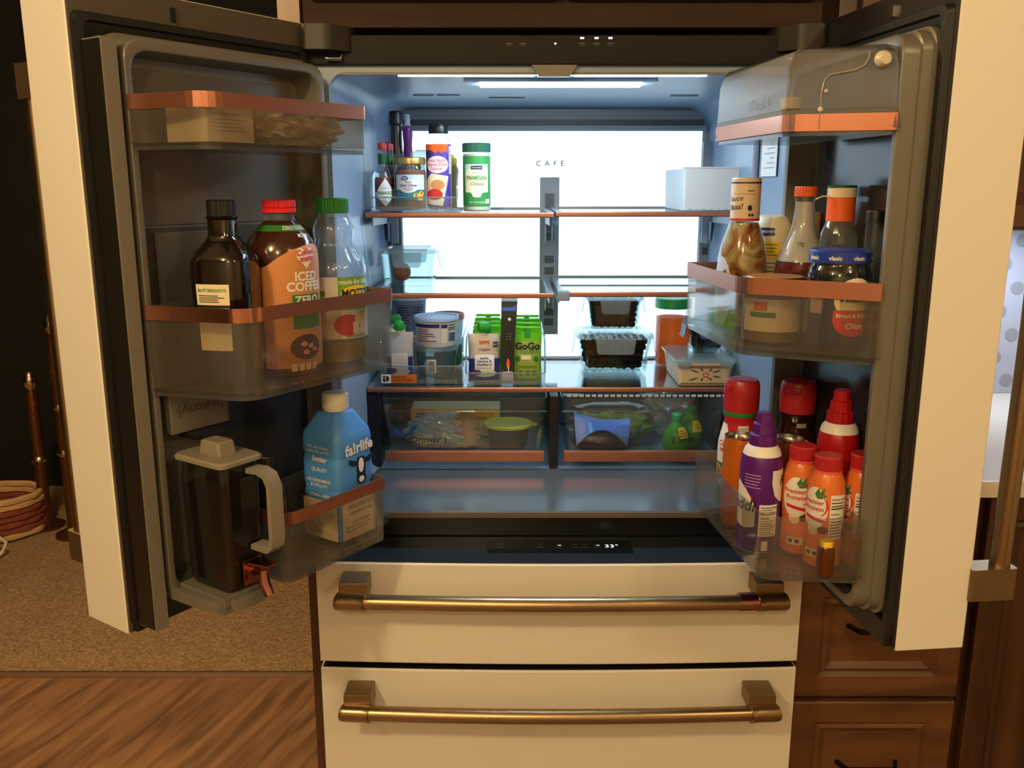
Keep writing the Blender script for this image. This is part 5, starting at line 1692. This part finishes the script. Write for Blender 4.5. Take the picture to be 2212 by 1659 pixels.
def berries(label, cx, cy, z, w, d, h, seed, r=0.0085, fill=0.6):
    rnd = random.Random(seed)
    m = MB()
    n = 0
    zz = r * 0.9
    while zz < h * fill:
        k = 0.78 + 0.17 * zz / h
        nx, ny = int(w * k / (1.75 * r)), int(d * k / (1.75 * r))
        for i in range(nx):
            for j in range(ny):
                px_ = -w * k / 2 + r + (w * k - 2 * r) * i / max(nx - 1, 1)
                py_ = -d * k / 2 + r + (d * k - 2 * r) * j / max(ny - 1, 1)
                if 0 < i < nx - 1 and 0 < j < ny - 1 and zz + 1.6 * r < h * fill:
                    continue
                res = bmesh.ops.create_icosphere(m.bm, subdivisions=1, radius=r * rnd.uniform(0.85, 1.1))
                o_ = Vector((px_ + rnd.uniform(-1, 1) * r * 0.25, py_ + rnd.uniform(-1, 1) * r * 0.25, zz + rnd.uniform(0, 1) * r * 0.35))
                for v in res['verts']:
                    v.co = v.co * rnd.uniform(0.92, 1.08) + o_
        zz += 1.5 * r
    hw, hd = w * 0.5 - 1.6 * r, d * 0.5 - 1.6 * r
    m.loft([[(a * (0.8 + 0.2 * f), b * (0.8 + 0.2 * f), r * 0.4 + (h * fill - r) * f) for a, b in rrect(-hw, hw, -hd, hd, 0.008, 3)] for f in (0, 0.5, 1)])
    o = m.obj('blackberries', BERRY, None, 60)
    o.location = (cx, cy, z)
    tag(o, label, 'berries', kind='stuff')
    return o


gb = glass_box('empty-looking glass box with a peach on the middle left shelf', -0.321, 0.50, 1.2755, 0.128, 0.13, 0.086)
t = thing('peach', 'single red peach lying inside the glass box', 'fruit', (-0.338, 0.485, 1.2862))
m = MB().ball((0, 0, 0.0205), 0.021, 24)
for v in m.bm.verts:
    if v.co.x > 0 and abs(v.co.y) < 0.006:
        v.co.x *= 0.95
m.obj('flesh', pm('peach_skin', (196, 90, 70), 0.6, noise=0.3, nscale=40), t)
MB().tube([(0, 0, 0.0405), (0.001, 0, 0.0445)], 0.0012, 6).obj('stem', col('stem_brown', (90, 60, 34), 0.6), t)
S3 = 1.0705
glass_box('larger glass box of blackberries at the bottom of its stack', 0.148, 0.528, S3, 0.178, 0.135, 0.096)
berries('blackberries filling the larger lower glass box', 0.148, 0.528, S3 + 0.0095, 0.168, 0.125, 0.084, 5, 0.0095, 0.86)
glass_box('smaller glass box of blackberries on top of its stack', 0.146, 0.523, S3 + 0.0965, 0.132, 0.105, 0.086)
berries('blackberries filling the smaller upper glass box', 0.146, 0.523, S3 + 0.1060, 0.124, 0.096, 0.074, 8, 0.008, 0.86)

# fruit jar with green lid
t = item('fruit_jar', 'plastic jar of orange fruit pieces with a green lid', 'jar', 0.302, 0.607, S3, 0)
pf = [(0.038, 0), (0.042, 0.004), (0.043, 0.05), (0.042, 0.12), (0.043, 0.13), (0.039, 0.138)]
MB().lathe(prof_in(pf, 0.003, 0.116), 32).obj('fruit', pm('orange_fruit', (250, 150, 46), 0.35, noise=0.35, nscale=45, transl=0.8), t)
MB().lathe(pf, 36).obj('jar_body', PLAST, t)
MB().lathe([(0.0425, 0.1383), (0.0435, 0.139), (0.0435, 0.159), (0.041, 0.162), (0.036, 0.161)], 40).obj('lid', col('lid_green', (34, 140, 66), 0.4), t)

# painted ceramic loaf dish with a clear plastic cover
t = thing('ceramic_dish', 'cream ceramic dish painted with a leafy flower under a plastic cover', 'dish', (0.330, 0.437, S3))
def rq(a, b, zz, r):
    return [(x_, y_, zz) for x_, y_ in rrect(-a, a, -b, b, r, 4)]


MB().loft([rq(0.053, 0.08, 0.0, 0.008), rq(0.055, 0.083, 0.004, 0.01), rq(0.061, 0.092, 0.048, 0.01), rq(0.063, 0.094, 0.05, 0.01), rq(0.063, 0.094, 0.053, 0.01), rq(0.058, 0.089, 0.053, 0.008), rq(0.052, 0.08, 0.006, 0.007)]).obj('dish_body', pm('ceramic_cream', (232, 214, 172), 0.35), t)
MB().loft([rq(0.066, 0.097, 0.0535, 0.01), rq(0.067, 0.098, 0.0575, 0.01), rq(0.062, 0.093, 0.0595, 0.01)]).obj('cover', LID, t)
for x_ in (-0.048, 0.044):
    MB().prism(roundpoly([(x_ - 0.015, 0.056), (x_ + 0.015, 0.056), (x_ + 0.013, 0.047), (x_ + 0.004, 0.041), (x_ - 0.004, 0.041), (x_ - 0.013, 0.047)], 0.003), -0.102, -0.098, 'Y').obj('cover_tab', LID, t)
ds = planesurf((0, -0.0832, 0.004), (1, 0, 0), (0, -0.0092, 0.044))
GLZ = col('glaze_leaf', (92, 96, 84), 0.4)
lf = []
for a, d0, d1 in ((25, 0.014, 0.037), (58, 0.012, 0.024), (122, 0.012, 0.026), (155, 0.016, 0.04), (205, 0.016, 0.042), (240, 0.01, 0.022), (-12, 0.014, 0.036), (-48, 0.01, 0.022)):
    c_, s_ = math.cos(R(a)), math.sin(R(a))
    q = []
    for k, wd in ((0, 0), (0.3, 0.0022), (0.6, 0.0024), (1, 0), (0.6, -0.0024), (0.3, -0.0022)):
        d_ = d0 + (d1 - d0) * k
        q.append((0.002 + c_ * d_ - s_ * wd, 0.022 + (s_ * d_ + c_ * wd) * 0.8))
    lf.append(q)
decal(t, 'painted_leaves', lf, ds, GLZ, 0.0006, 0)
decal(t, 'painted_dots', [ell(0.002 + 0.0055 * math.cos(R(72 * k + 18)), 0.022 + 0.0055 * math.sin(R(72 * k + 18)), 0.0021, 0.0021, 12) for k in range(5)], ds, REDP, 0.0006, 0)
decal(t, 'painted_edge', [ell(-0.05 + 0.0042 * k, 0.001 + 0.0012 * (k % 2), 0.0026, 0.0018, 8) for k in range(25)], ds, col('glaze_moss', (122, 116, 62), 0.5), 0.0006, 0)
decal(t, 'painted_rim', [rect(-0.058, 0.058, 0.0375, 0.0435)], ds, col('glaze_brown', (150, 118, 92), 0.5), 0.0004, 0)
glass_box('small glass box of berries resting on the ceramic dish cover', 0.348, 0.455, S3 + 0.0602, 0.088, 0.10, 0.068, lidmat=col('lid_dark_blue', (70, 86, 120), 0.4))
berries('blackberries in the small glass box over the ceramic dish', 0.348, 0.455, S3 + 0.0692, 0.08, 0.09, 0.056, 12, 0.008, 0.75)

# ================================================================== organisers on the wide shelf
t = scoop_bin('tall clear bin of tubs and pouches on the wide shelf', -0.378, -0.196, 0.372, 0.635, S3, 0.04, 0.10, sweep=0.03)
tagp = MB().box(-0.376, -0.298, 0.3695, 0.3712, 0.003, 0.0225).obj('sticker', col('sticker_orange', (218, 112, 36), 0.5), t)
s_ = planesurf((0, 0.3694, 0))
decal(t, 'sticker_logo', [rect(-0.376, -0.355, 0.003, 0.0225)], s_, PAPER, 0.0004, 0)
decal(t, 'sticker_mark', [rect(-0.3725, -0.367, 0.006, 0.014), rect(-0.3725, -0.367, 0.0155, 0.0195), [(-0.3655, 0.006)] + [(-0.3655 + 0.007 * math.sin(R(a)), 0.01275 - 0.00675 * math.cos(R(a))) for a in range(10, 171, 20)] + [(-0.3655, 0.0195)]], s_, INK, 0.0007, 0)
text(t, 'CABINET\nORGANIZER!', -0.3525, 0.0128, 0.0078, s_, INK, 0.0006, align='LEFT', cut=0, linesp=0.9)
scoop_bin('low clear bin packed with fruit pouches on the wide shelf', -0.190, -0.016, 0.360, 0.62, S3, 0.027, 0.10)
ZB3 = S3 + 0.0035


def tub(name, label, x, y, z, r, h, body, lidm, turn=0, taper=0.86, lidh=0.009):
    t = item(name, label, 'tub', x, y, z, turn)
    pf = [(r * taper * 0.94, 0), (r * taper, 0.003), (r * 0.96, h - lidh - 0.004), (r * 0.97, h - lidh - 0.0005)]
    MB().lathe(pf, 40).obj('tub_body', body, t)
    MB().lathe([(r * 0.99, h - lidh), (r * 1.03, h - lidh + 0.001), (r * 1.03, h - 0.003), (r * 1.0, h), (r * 0.94, h), (r * 0.9, h - 0.003)], 44).obj('lid', lidm, t)
    return t, lathesurf(pf)


FROST = clear('frosted_tub', (196, 208, 208), 0.15, 0.05, 0.5, haze=0.45, hazecol=(150, 166, 164))
t, sf = tub('deli_tub', 'frosted deli tub with a barcode sticker under the cream tub', -0.262, 0.462, ZB3, 0.049, 0.068, FROST, LID, -6, 0.84)
decal(t, 'barcode_sticker', [rect(-0.018, 0.004, 0.012, 0.043)], sf, PAPER, 0.0006)
decal(t, 'barcode_bars', [rect(-0.014, 0.0, 0.015 + 0.0035 * k, 0.0168 + 0.0035 * k) for k in range(7)], sf, INK, 0.0009)
t, sf = tub('cream_tub', 'white round tub with a purple printed label on top of the deli tub', -0.261, 0.462, ZB3 + 0.0685, 0.0505, 0.068, col('tub_white', (226, 226, 224), 0.4, transl=0.2), col('tub_lid_blue', (190, 204, 226), 0.4, transl=0.2), 8, 0.88)
decal(t, 'label_band', [rect(-0.07, 0.0, 0.046, 0.054)], sf, NAVY, 0.0005)
decal(t, 'label_panel', [rect(-0.062, 0.002, 0.012, 0.046)], sf, col('panel_pinkish', (226, 206, 206), 0.5), 0.0006)
decal(t, 'small_print', lines(-0.058, -0.004, [0.015 + 0.0052 * k for k in range(6)], 0.0018, 0.5), sf, INK, 0.0009)
decal(t, 'label_block', [rect(0.004, 0.019, 0.045, 0.053)], sf, NAVY, 0.0008)
decal(t, 'label_block', [rect(0.004, 0.019, 0.01, 0.045)], sf, CREAM, 0.0006)
decal(t, 'barcode_bars', [rect(0.024 + 0.0028 * k, 0.0256 + 0.0028 * k, 0.014, 0.034) for k in range(8)], sf, NAVY, 0.0008)
decal(t, 'small_print', lines(0.022, 0.046, (0.04, 0.044, 0.05), 0.0018), sf, BROWN, 0.0008)
t, sf = tub('yogurt_tub', 'white yogurt tub standing at the bottom behind the pouches', -0.333, 0.572, ZB3, 0.04, 0.08, col('tub_white', (226, 226, 224), 0.4, transl=0.2), WHITET)
t, sf = tub('yogurt_tub', 'blue printed yogurt tub on top of the white one', -0.333, 0.572, ZB3 + 0.0805, 0.041, 0.088, col('tub_slate', (150, 158, 182), 0.45, transl=0.35), WHITET, 12)
decal(t, 'label_panel', [rect(-0.045, 0.03, 0.008, 0.07)], sf, col('print_slate', (104, 110, 142), 0.5), 0.0005)
decal(t, 'small_print', lines(-0.04, -0.006, [0.014 + 0.006 * k for k in range(9)], 0.0016) + lines(-0.002, 0.028, [0.014 + 0.006 * k for k in range(9)], 0.0016), sf, INK, 0.0008)
t, sf = tub('red_lid_cup', 'small cup with a red lid behind the cream tub', -0.2435, 0.586, ZB3 + 0.0605, 0.039, 0.064, WHITET, col('lid_red_brown', (176, 84, 84), 0.4, transl=0.2), lidh=0.014)
t, sf = tub('snack_tub', 'greenish printed tub under the red-lidded cup', -0.2435, 0.586, ZB3, 0.039, 0.06, col('tub_green', (112, 140, 92), 0.45, transl=0.2), WHITET)


def pouch(name, label, x, y, z, w, h, d, mat, turn=0, cap=None, capr=0.011, group=None, tilt=0.0, neck=True):
    t = item(name, label, 'pouch', x, y, z, turn, group)
    m = MB()
    rings = []
    for k in range(11):
        f = k / 10
        th = d * (math.sin(PI * min(1, 0.12 + 0.75 * f)) ** 0.8) * (1 - 0.75 * f ** 3) + 0.0008
        ww = w / 2 * (1 - 0.05 * math.sin(PI * f))
        ring_ = []
        for i in range(20):
            a = 2 * PI * i / 20
            ring_.append((ww * math.copysign(abs(math.cos(a)) ** 0.7, math.cos(a)), th / 2 * math.sin(a), f * h))
        rings.append(ring_)
    m.loft(rings)
    m.obj('pouch_body', mat, t)
    if cap:
        if neck:
            MB().lathe([(0.0055, h - 0.003), (0.0055, h + 0.006)], 16).obj('spout', WHITEP, t)
        MB().lathe([(capr * 0.8, h + 0.0045), (capr, h + 0.009), (capr, h + 0.018), (capr * 0.75, h + 0.024), (capr * 0.3, h + 0.0255)], 36, flute=lambda a, z_: 1 + 0.06 * math.cos(8 * a)).obj('cap', cap, t)

    def sf(x_, z_, off):
        f = min(max(z_ / h, 0), 1)
        th = d * (math.sin(PI * min(1, 0.12 + 0.75 * f)) ** 0.8) * (1 - 0.75 * f ** 3) + 0.0008
        q = max(0.0, 1 - (abs(x_) / (w / 2 * 0.97)) ** 2.86)
        return (x_, -(th / 2 * q ** 0.5) - off, z_)
    return t, sf


def puree_print(t, sf, h, w):
    decal(t, 'label_field', [rect(-w * 0.46, w * 0.46, 0.004, h * 0.5)], sf, NAVY, 0.0006, 0.004, 0.01)
    decal(t, 'label_panel', [roundpoly(rect(-w * 0.29, w * 0.30, h * 0.24, h * 0.58), 0.005)], sf, PAPER, 0.0009, 0.004, 0.01)
    decal(t, 'photo_print', [ell(w * 0.02, h * 0.19, w * 0.34, h * 0.08, 16)], sf, CREAM, 0.001, 0.004, 0.01)
    decal(t, 'photo_print', [ell(-w * 0.24, h * 0.21, w * 0.14, h * 0.06, 12)], sf, col('berry_print', (84, 62, 96), 0.5), 0.0012, 0.004, 0.01)


S6 = col('pouch_silver', (196, 192, 190), 0.35, metal=0.3)
t, sf = pouch('puree_pouch', 'white and navy baby food pouch with a green cap at the front of its bin', -0.150, 0.385, ZB3, 0.072, 0.107, 0.022, S6, 2, LIMED, 0.0145)
puree_print(t, sf, 0.107, 0.072)
text(t, 'SiPPS', 0.0, 0.088, 0.0105, sf, REDP, 0.0012, bold=0.03, cut=0.005)
text(t, 'Organic', 0.0, 0.0735, 0.0085, sf, BROWN, 0.0012, bold=0.01, cut=0.005)
text(t, 'apple,\nbanana &\nblueberry', 0.0, 0.0475, 0.0085, sf, NAVY, 0.0014, bold=0.02, linesp=0.85, cut=0.005)
text(t, 'baby food puree', 0.0, 0.0325, 0.0052, sf, NAVY, 0.0014, cut=0.005)
decal(t, 'label_badge', [roundpoly(rect(0.019, 0.03, 0.078, 0.09), 0.002)], sf, NAVY, 0.001, 0.004)
text(t, '6+', 0.0245, 0.084, 0.0075, sf, PAPER, 0.0013, cut=0)
t, sf = pouch('puree_pouch', 'baby food pouch with a green cap in front of the yogurt tubs', -0.338, 0.402, ZB3, 0.062, 0.108, 0.02, S6, -6, LIMED, 0.0125)
puree_print(t, sf, 0.108, 0.062)
t, sf = pouch('puree_pouch', 'baby food pouch with a dark green cap at the left edge of the tall bin', -0.352, 0.447, ZB3, 0.046, 0.116, 0.018, col('pouch_white', (220, 220, 212), 0.4), 10, GREEN, 0.0125)
decal(t, 'label_field', [ell(0.008, 0.085, 0.012, 0.018, 14)], sf, GREENP, 0.0006, 0.004, 0.01)


def gogo(x, y, label, hh, first=False):
    t, sf = pouch('applesauce_pouch', label, x, y, ZB3, 0.064, hh, 0.017, LIME, 0, None, group='lime green applesauce pouches')
    MB().box(-0.0065, 0.0065, -0.0045, 0.0045, hh - 0.014, hh + 0.006, 0.002).obj('spout', LIMED, t)
    MB().box(-0.029, 0.029, -0.0062, 0.0062, hh + 0.0062, hh + 0.0115, 0.0025).obj('cap', LIME, t)
    if first:
        OLV = col('label_olive', (150, 168, 66), 0.5)
        decal(t, 'label_field', [rect(-0.029, 0.026, 0.004, hh * 0.8)], sf, OLV, 0.0005, 0.004, 0.01)
        text(t, 'GoGo', 0.0, hh * 0.7, 0.021, sf, INK, 0.001, bold=0.05, cut=0.005)
        text(t, 'SQUEEZ', 0.004, hh * 0.59, 0.011, sf, GREENP, 0.001, bold=0.03, cut=0.005)
        text(t, 'APPLEAPPLE', 0.0, hh * 0.27, 0.0075, sf, GREENP, 0.001, bold=0.03, cut=0.005)
        decal(t, 'print_panel', [rect(-0.014, 0.008, hh * 0.43, hh * 0.52)], sf, CREAM, 0.0009, 0.005)
        decal(t, 'apple_print', [ell(-0.021, hh * 0.44, 0.006, 0.007, 14), ell(0.019, hh * 0.44, 0.006, 0.007, 14), ell(-0.015, hh * 0.14, 0.006, 0.006, 12), ell(0.0, hh * 0.14, 0.006, 0.006, 12), ell(0.015, hh * 0.14, 0.006, 0.006, 12)], sf, GREENP, 0.001, 0.005)
    return t


gogo(-0.0545, 0.408, 'front lime applesauce pouch with a printed face beside the snack stick', 0.108, True)
for k in range(3):
    gogo(-0.055, 0.445 + 0.036 * k, ['second lime applesauce pouch in the right hand row', 'third lime applesauce pouch in the right hand row', 'rearmost lime applesauce pouch in the right hand row'][k], 0.112 + 0.003 * k)
for k in range(4):
    gogo(-0.145, 0.432 + 0.036 * k, ['lime applesauce pouch right behind the baby food pouch', 'second lime applesauce pouch behind the baby food pouch', 'third lime applesauce pouch behind the baby food pouch', 'rearmost lime applesauce pouch behind the baby food pouch'][k], 0.108 + 0.003 * k)
t = item('snack_stick', 'tall dark snack stick wrapper with a blue and white top', 'snack', -0.0995, 0.384, ZB3, 0)
MB().loft([[(-0.012, -0.003, 0), (0.012, -0.003, 0), (0.012, 0.003, 0), (-0.012, 0.003, 0)], [(-0.0145, -0.006, 0.06), (0.0145, -0.006, 0.06), (0.0145, 0.006, 0.06), (-0.0145, 0.006, 0.06)], [(-0.013, -0.006, 0.15), (0.021, -0.006, 0.15), (0.021, 0.006, 0.15), (-0.013, 0.006, 0.15)], [(-0.0125, -0.001, 0.178), (0.0225, -0.001, 0.178), (0.0225, 0.001, 0.178), (-0.0125, 0.001, 0.178)]]).obj('wrapper', col('wrap_charcoal', (26, 34, 30), 0.4, noise=0.5, nscale=60), t, 30)
MB().box(-0.0125, 0.0225, -0.0016, 0.0016, 0.1782, 0.188, 0.0003).obj('seal', WHITET, t)
fs = planesurf((0.003, -0.0062, 0))
decal(t, 'print_mark', [ell(0.002, 0.14, 0.0035, 0.0035, 16)], fs, PAPER, 0.0006, 0)
decal(t, 'print_mark', [rect(-0.004 + 0.007 * (k % 2), -0.0025 + 0.007 * (k % 2), 0.095 + 0.006 * (k // 2), 0.0965 + 0.006 * (k // 2)) for k in range(6)], fs, PAPER, 0.0006, 0)
decal(t, 'print_flame', [ell(-0.001, 0.042, 0.0035, 0.011, 14)], fs, ORANGE, 0.0008, 0)
decal(t, 'print_flame', [rect(-0.0012, 0.0008, 0.008, 0.036)], fs, CREAM, 0.001, 0)
decal(t, 'print_band', [[(-0.0135, 0.158), (0.017, 0.158), (0.017, 0.172), (0.008, 0.165), (-0.0135, 0.166)]], planesurf((0.003, -0.0045, 0)), col('band_blue', (70, 110, 200), 0.5), 0.0006, 0)
t = item('portion_cup', 'small pale cup lying under the snack stick', 'cup', -0.099, 0.3725, ZB3)
MB().loft([[(a, b, 0) for a, b in rrect(-0.015, 0.015, -0.0075, 0.006, 0.003)], [(a, b, 0.024) for a, b in rrect(-0.012, 0.012, -0.0065, 0.004, 0.003)]]).obj('cup_body', col('cup_greypink', (206, 196, 190), 0.4, transl=0.2), t)

# ================================================================== crisper contents
ZC = 0.9035
t = thing('pasta_box', 'yellow macaroni box lying at the back of the left crisper', 'box', (-0.226, 0.585, ZC))
MB().box(-0.108, 0.108, -0.04, 0.04, 0.0, 0.066, 0.001).obj('box', col('box_yellow', (244, 206, 64), 0.5), t)
MB().box(-0.107, 0.107, -0.039, 0.039, 0.0662, 0.0675).obj('top_flap', col('flap_cream', (226, 206, 156), 0.5), t)
bs = planesurf((0, -0.0402, 0))
decal(t, 'nutrition_panel', [rect(-0.098, 0.012, 0.006, 0.060)], bs, PAPER, 0.0004, 0)
text(t, 'Nutrition\nFacts', -0.096, 0.051, 0.0078, bs, INK, 0.0008, bold=0.02, align='LEFT', cut=0)
decal(t, 'small_print', lines(-0.068, -0.032, [0.018 + 0.005 * k for k in range(8)], 0.0014) + lines(-0.028, 0.009, [0.028 + 0.005 * k for k in range(6)], 0.0014), bs, INK, 0.0007, 0)
text(t, 'Ultimate Macaroni & Cheese', 0.015, 0.056, 0.0068, bs, REDP, 0.0006, bold=0.015, align='LEFT', cut=0)
decal(t, 'small_print', lines(0.015, 0.1, (0.046, 0.042, 0.033, 0.028), 0.0014), bs, BROWN, 0.0006, 0)
t = thing('bread_bag', 'clear bag of bread ends with a blue printed tail', 'bag', (-0.246, 0.458, ZC))
crumple(MB(), (0, 0, 0.036), (0.078, 0.042, 0.036), 40, 0.28, 11, freq=1.5).obj('bag_film', clear('bread_bag_film', (236, 238, 236), 0.12, 0.08, 0.6, haze=0.4, hazecol=(232, 238, 240)), t, 0)
crumple(MB(), (0.052, 0.0, 0.04), (0.03, 0.04, 0.042), 26, 0.14, 21).obj('bread', pm('bread_crust', (176, 132, 88), 0.8, noise=0.35, nscale=60, bump=0.5), t, 40)
crumple(MB(), (-0.03, 0.0, 0.016), (0.05, 0.035, 0.017), 22, 0.14, 23).obj('bread_slice', pm('bread_crumb', (222, 196, 150), 0.8, noise=0.2, nscale=60), t, 40)
fan = MB()
for s in (-1, 1):
    fan.loft([[(-0.09, -0.03, 0.03), (-0.088, -0.028, 0.03), (-0.088, -0.026, 0.034), (-0.09, -0.028, 0.034)], [(-0.092 + 0.021 * s, -0.042, 0.058), (-0.09 + 0.03 * s, -0.03, 0.062), (-0.09 + 0.026 * s, -0.024, 0.04), (-0.092 + 0.018 * s, -0.034, 0.036)]])
fan.obj('bag_tail', pm('tail_blue', (92, 140, 214), 0.5, noise=0.4, nscale=90, transl=0.4), t, 20)
t = thing('oval_tub', 'oval leftovers tub with a yellow lid in the left crisper', 'tub', (-0.098, 0.455, ZC))
MB().lathe([(0.04, 0), (0.043, 0.004), (0.049, 0.05)], 40, ay=0.85).obj('tub_body', clear('tub_dim', (210, 206, 200), 0.1, 0.05, 0.6, haze=0.5, hazecol=(150, 140, 132)), t)
MB().lathe([(0.052, 0.0502), (0.058, 0.051), (0.058, 0.056), (0.054, 0.059), (0.046, 0.0585), (0.044, 0.0565)], 44, ay=0.85).obj('lid', col('lid_yellow', (226, 222, 60), 0.4, transl=0.2), t)
MB().prism([(0.05, -0.016), (0.067, -0.004), (0.067, 0.004), (0.05, 0.016)], 0.0515, 0.0555).obj('lid_tab', col('lid_yellow', (226, 222, 60), 0.4, transl=0.2), t)

t = thing('salad_clamshell', 'clear plastic clamshell with wilted greens in the right crisper', 'container', (0.145, 0.53, ZC))
MB().loft([rq(0.095, 0.055, 0.0, 0.02), rq(0.10, 0.06, 0.03, 0.02), rq(0.106, 0.066, 0.034, 0.02), rq(0.10, 0.06, 0.038, 0.02), rq(0.09, 0.05, 0.085, 0.03), rq(0.06, 0.03, 0.095, 0.02)]).obj('shell', PLAST, t)
for k, (gx, gy) in enumerate(((-0.05, 0.0), (0.0, 0.01), (0.045, -0.005), (0.07, 0.01))):
    crumple(MB(), (gx, gy, 0.03), (0.03, 0.03, 0.026), 16, 0.4, 31 + k, freq=1.6).obj('greens', pm('greens_leaf', (126, 150, 70), 0.6, noise=0.5, nscale=80), t, 30)
t = thing('berry_pouch', 'blue and black resealable pouch folded over in the right crisper', 'pouch', (0.115, 0.408, ZC), R(-4))
m = MB()
rings = []
for i in range(13):
    f = i / 12
    xx = -0.062 + 0.124 * f
    top_ = 0.088 - 0.014 * f - 0.010 * math.sin(PI * f)
    rings.append([(xx * 1.02, 0.026, top_), (xx * 1.02, -0.004 - 0.004 * math.sin(9 * f), top_ - 0.004), (xx * 0.92, -0.026, 0.022 + 0.038 * math.sin(PI * f)), (xx * 0.92, -0.024, 0.020 + 0.038 * math.sin(PI * f)), (xx, 0.026, top_ - 0.006)])
m.loft(rings)
m.obj('pouch_flap', pm('pouch_blue', (84, 122, 206), 0.35, noise=0.3, nscale=40), t, 30)
crumple(MB(), (0.0, 0.0, 0.028), (0.066, 0.03, 0.03), 26, 0.12, 41).obj('pouch_bulk', col('pouch_dark', (42, 34, 46), 0.35), t, 30)


def lime(label, x, y, s=1.0):
    t = item('lime_juice', label, 'bottle', x, y, ZC, 0, 'green lime juice bottles')
    pf = [(0.016, 0), (0.024, 0.003), (0.030, 0.018), (0.031, 0.032), (0.027, 0.05), (0.018, 0.064), (0.0115, 0.072), (0.0105, 0.078)]
    MB().lathe(pf, 40).obj('bottle_body', pm('lime_green', (96, 176, 62), 0.3, transl=0.45, bump=0.2, nscale=160), t)
    MB().lathe([(0.0125, 0.0782), (0.0125, 0.09), (0.0095, 0.093), (0.009, 0.0942)], 30).obj('cap', col('cap_emerald', (40, 180, 110), 0.35, transl=0.2), t)
    sf = lathesurf(pf)
    decal(t, 'label', [rect(0.006, 0.036, 0.04, 0.064)], sf, YELLOW, 0.0006, 0.004, 0.006)
    decal(t, 'small_print', lines(0.01, 0.031, (0.046, 0.051, 0.056), 0.0013), sf, GREENP, 0.0009)
    return t


lime('green lime juice bottle with a yellow neck label in front of the clear bag', 0.284, 0.405)
lime('green lime juice bottle at the far right of the right crisper', 0.327, 0.462)
t = thing('produce_bag', 'crumpled clear produce bag behind the lime juice bottles', 'bag', (0.296, 0.578, ZC))
crumple(MB(), (0, 0, 0.058), (0.052, 0.048, 0.058), 40, 0.36, 51, freq=1.5).obj('bag_film', clear('bread_bag_film', (236, 238, 236), 0.12, 0.08, 0.6, haze=0.4, hazecol=(232, 238, 240)), t, 0)
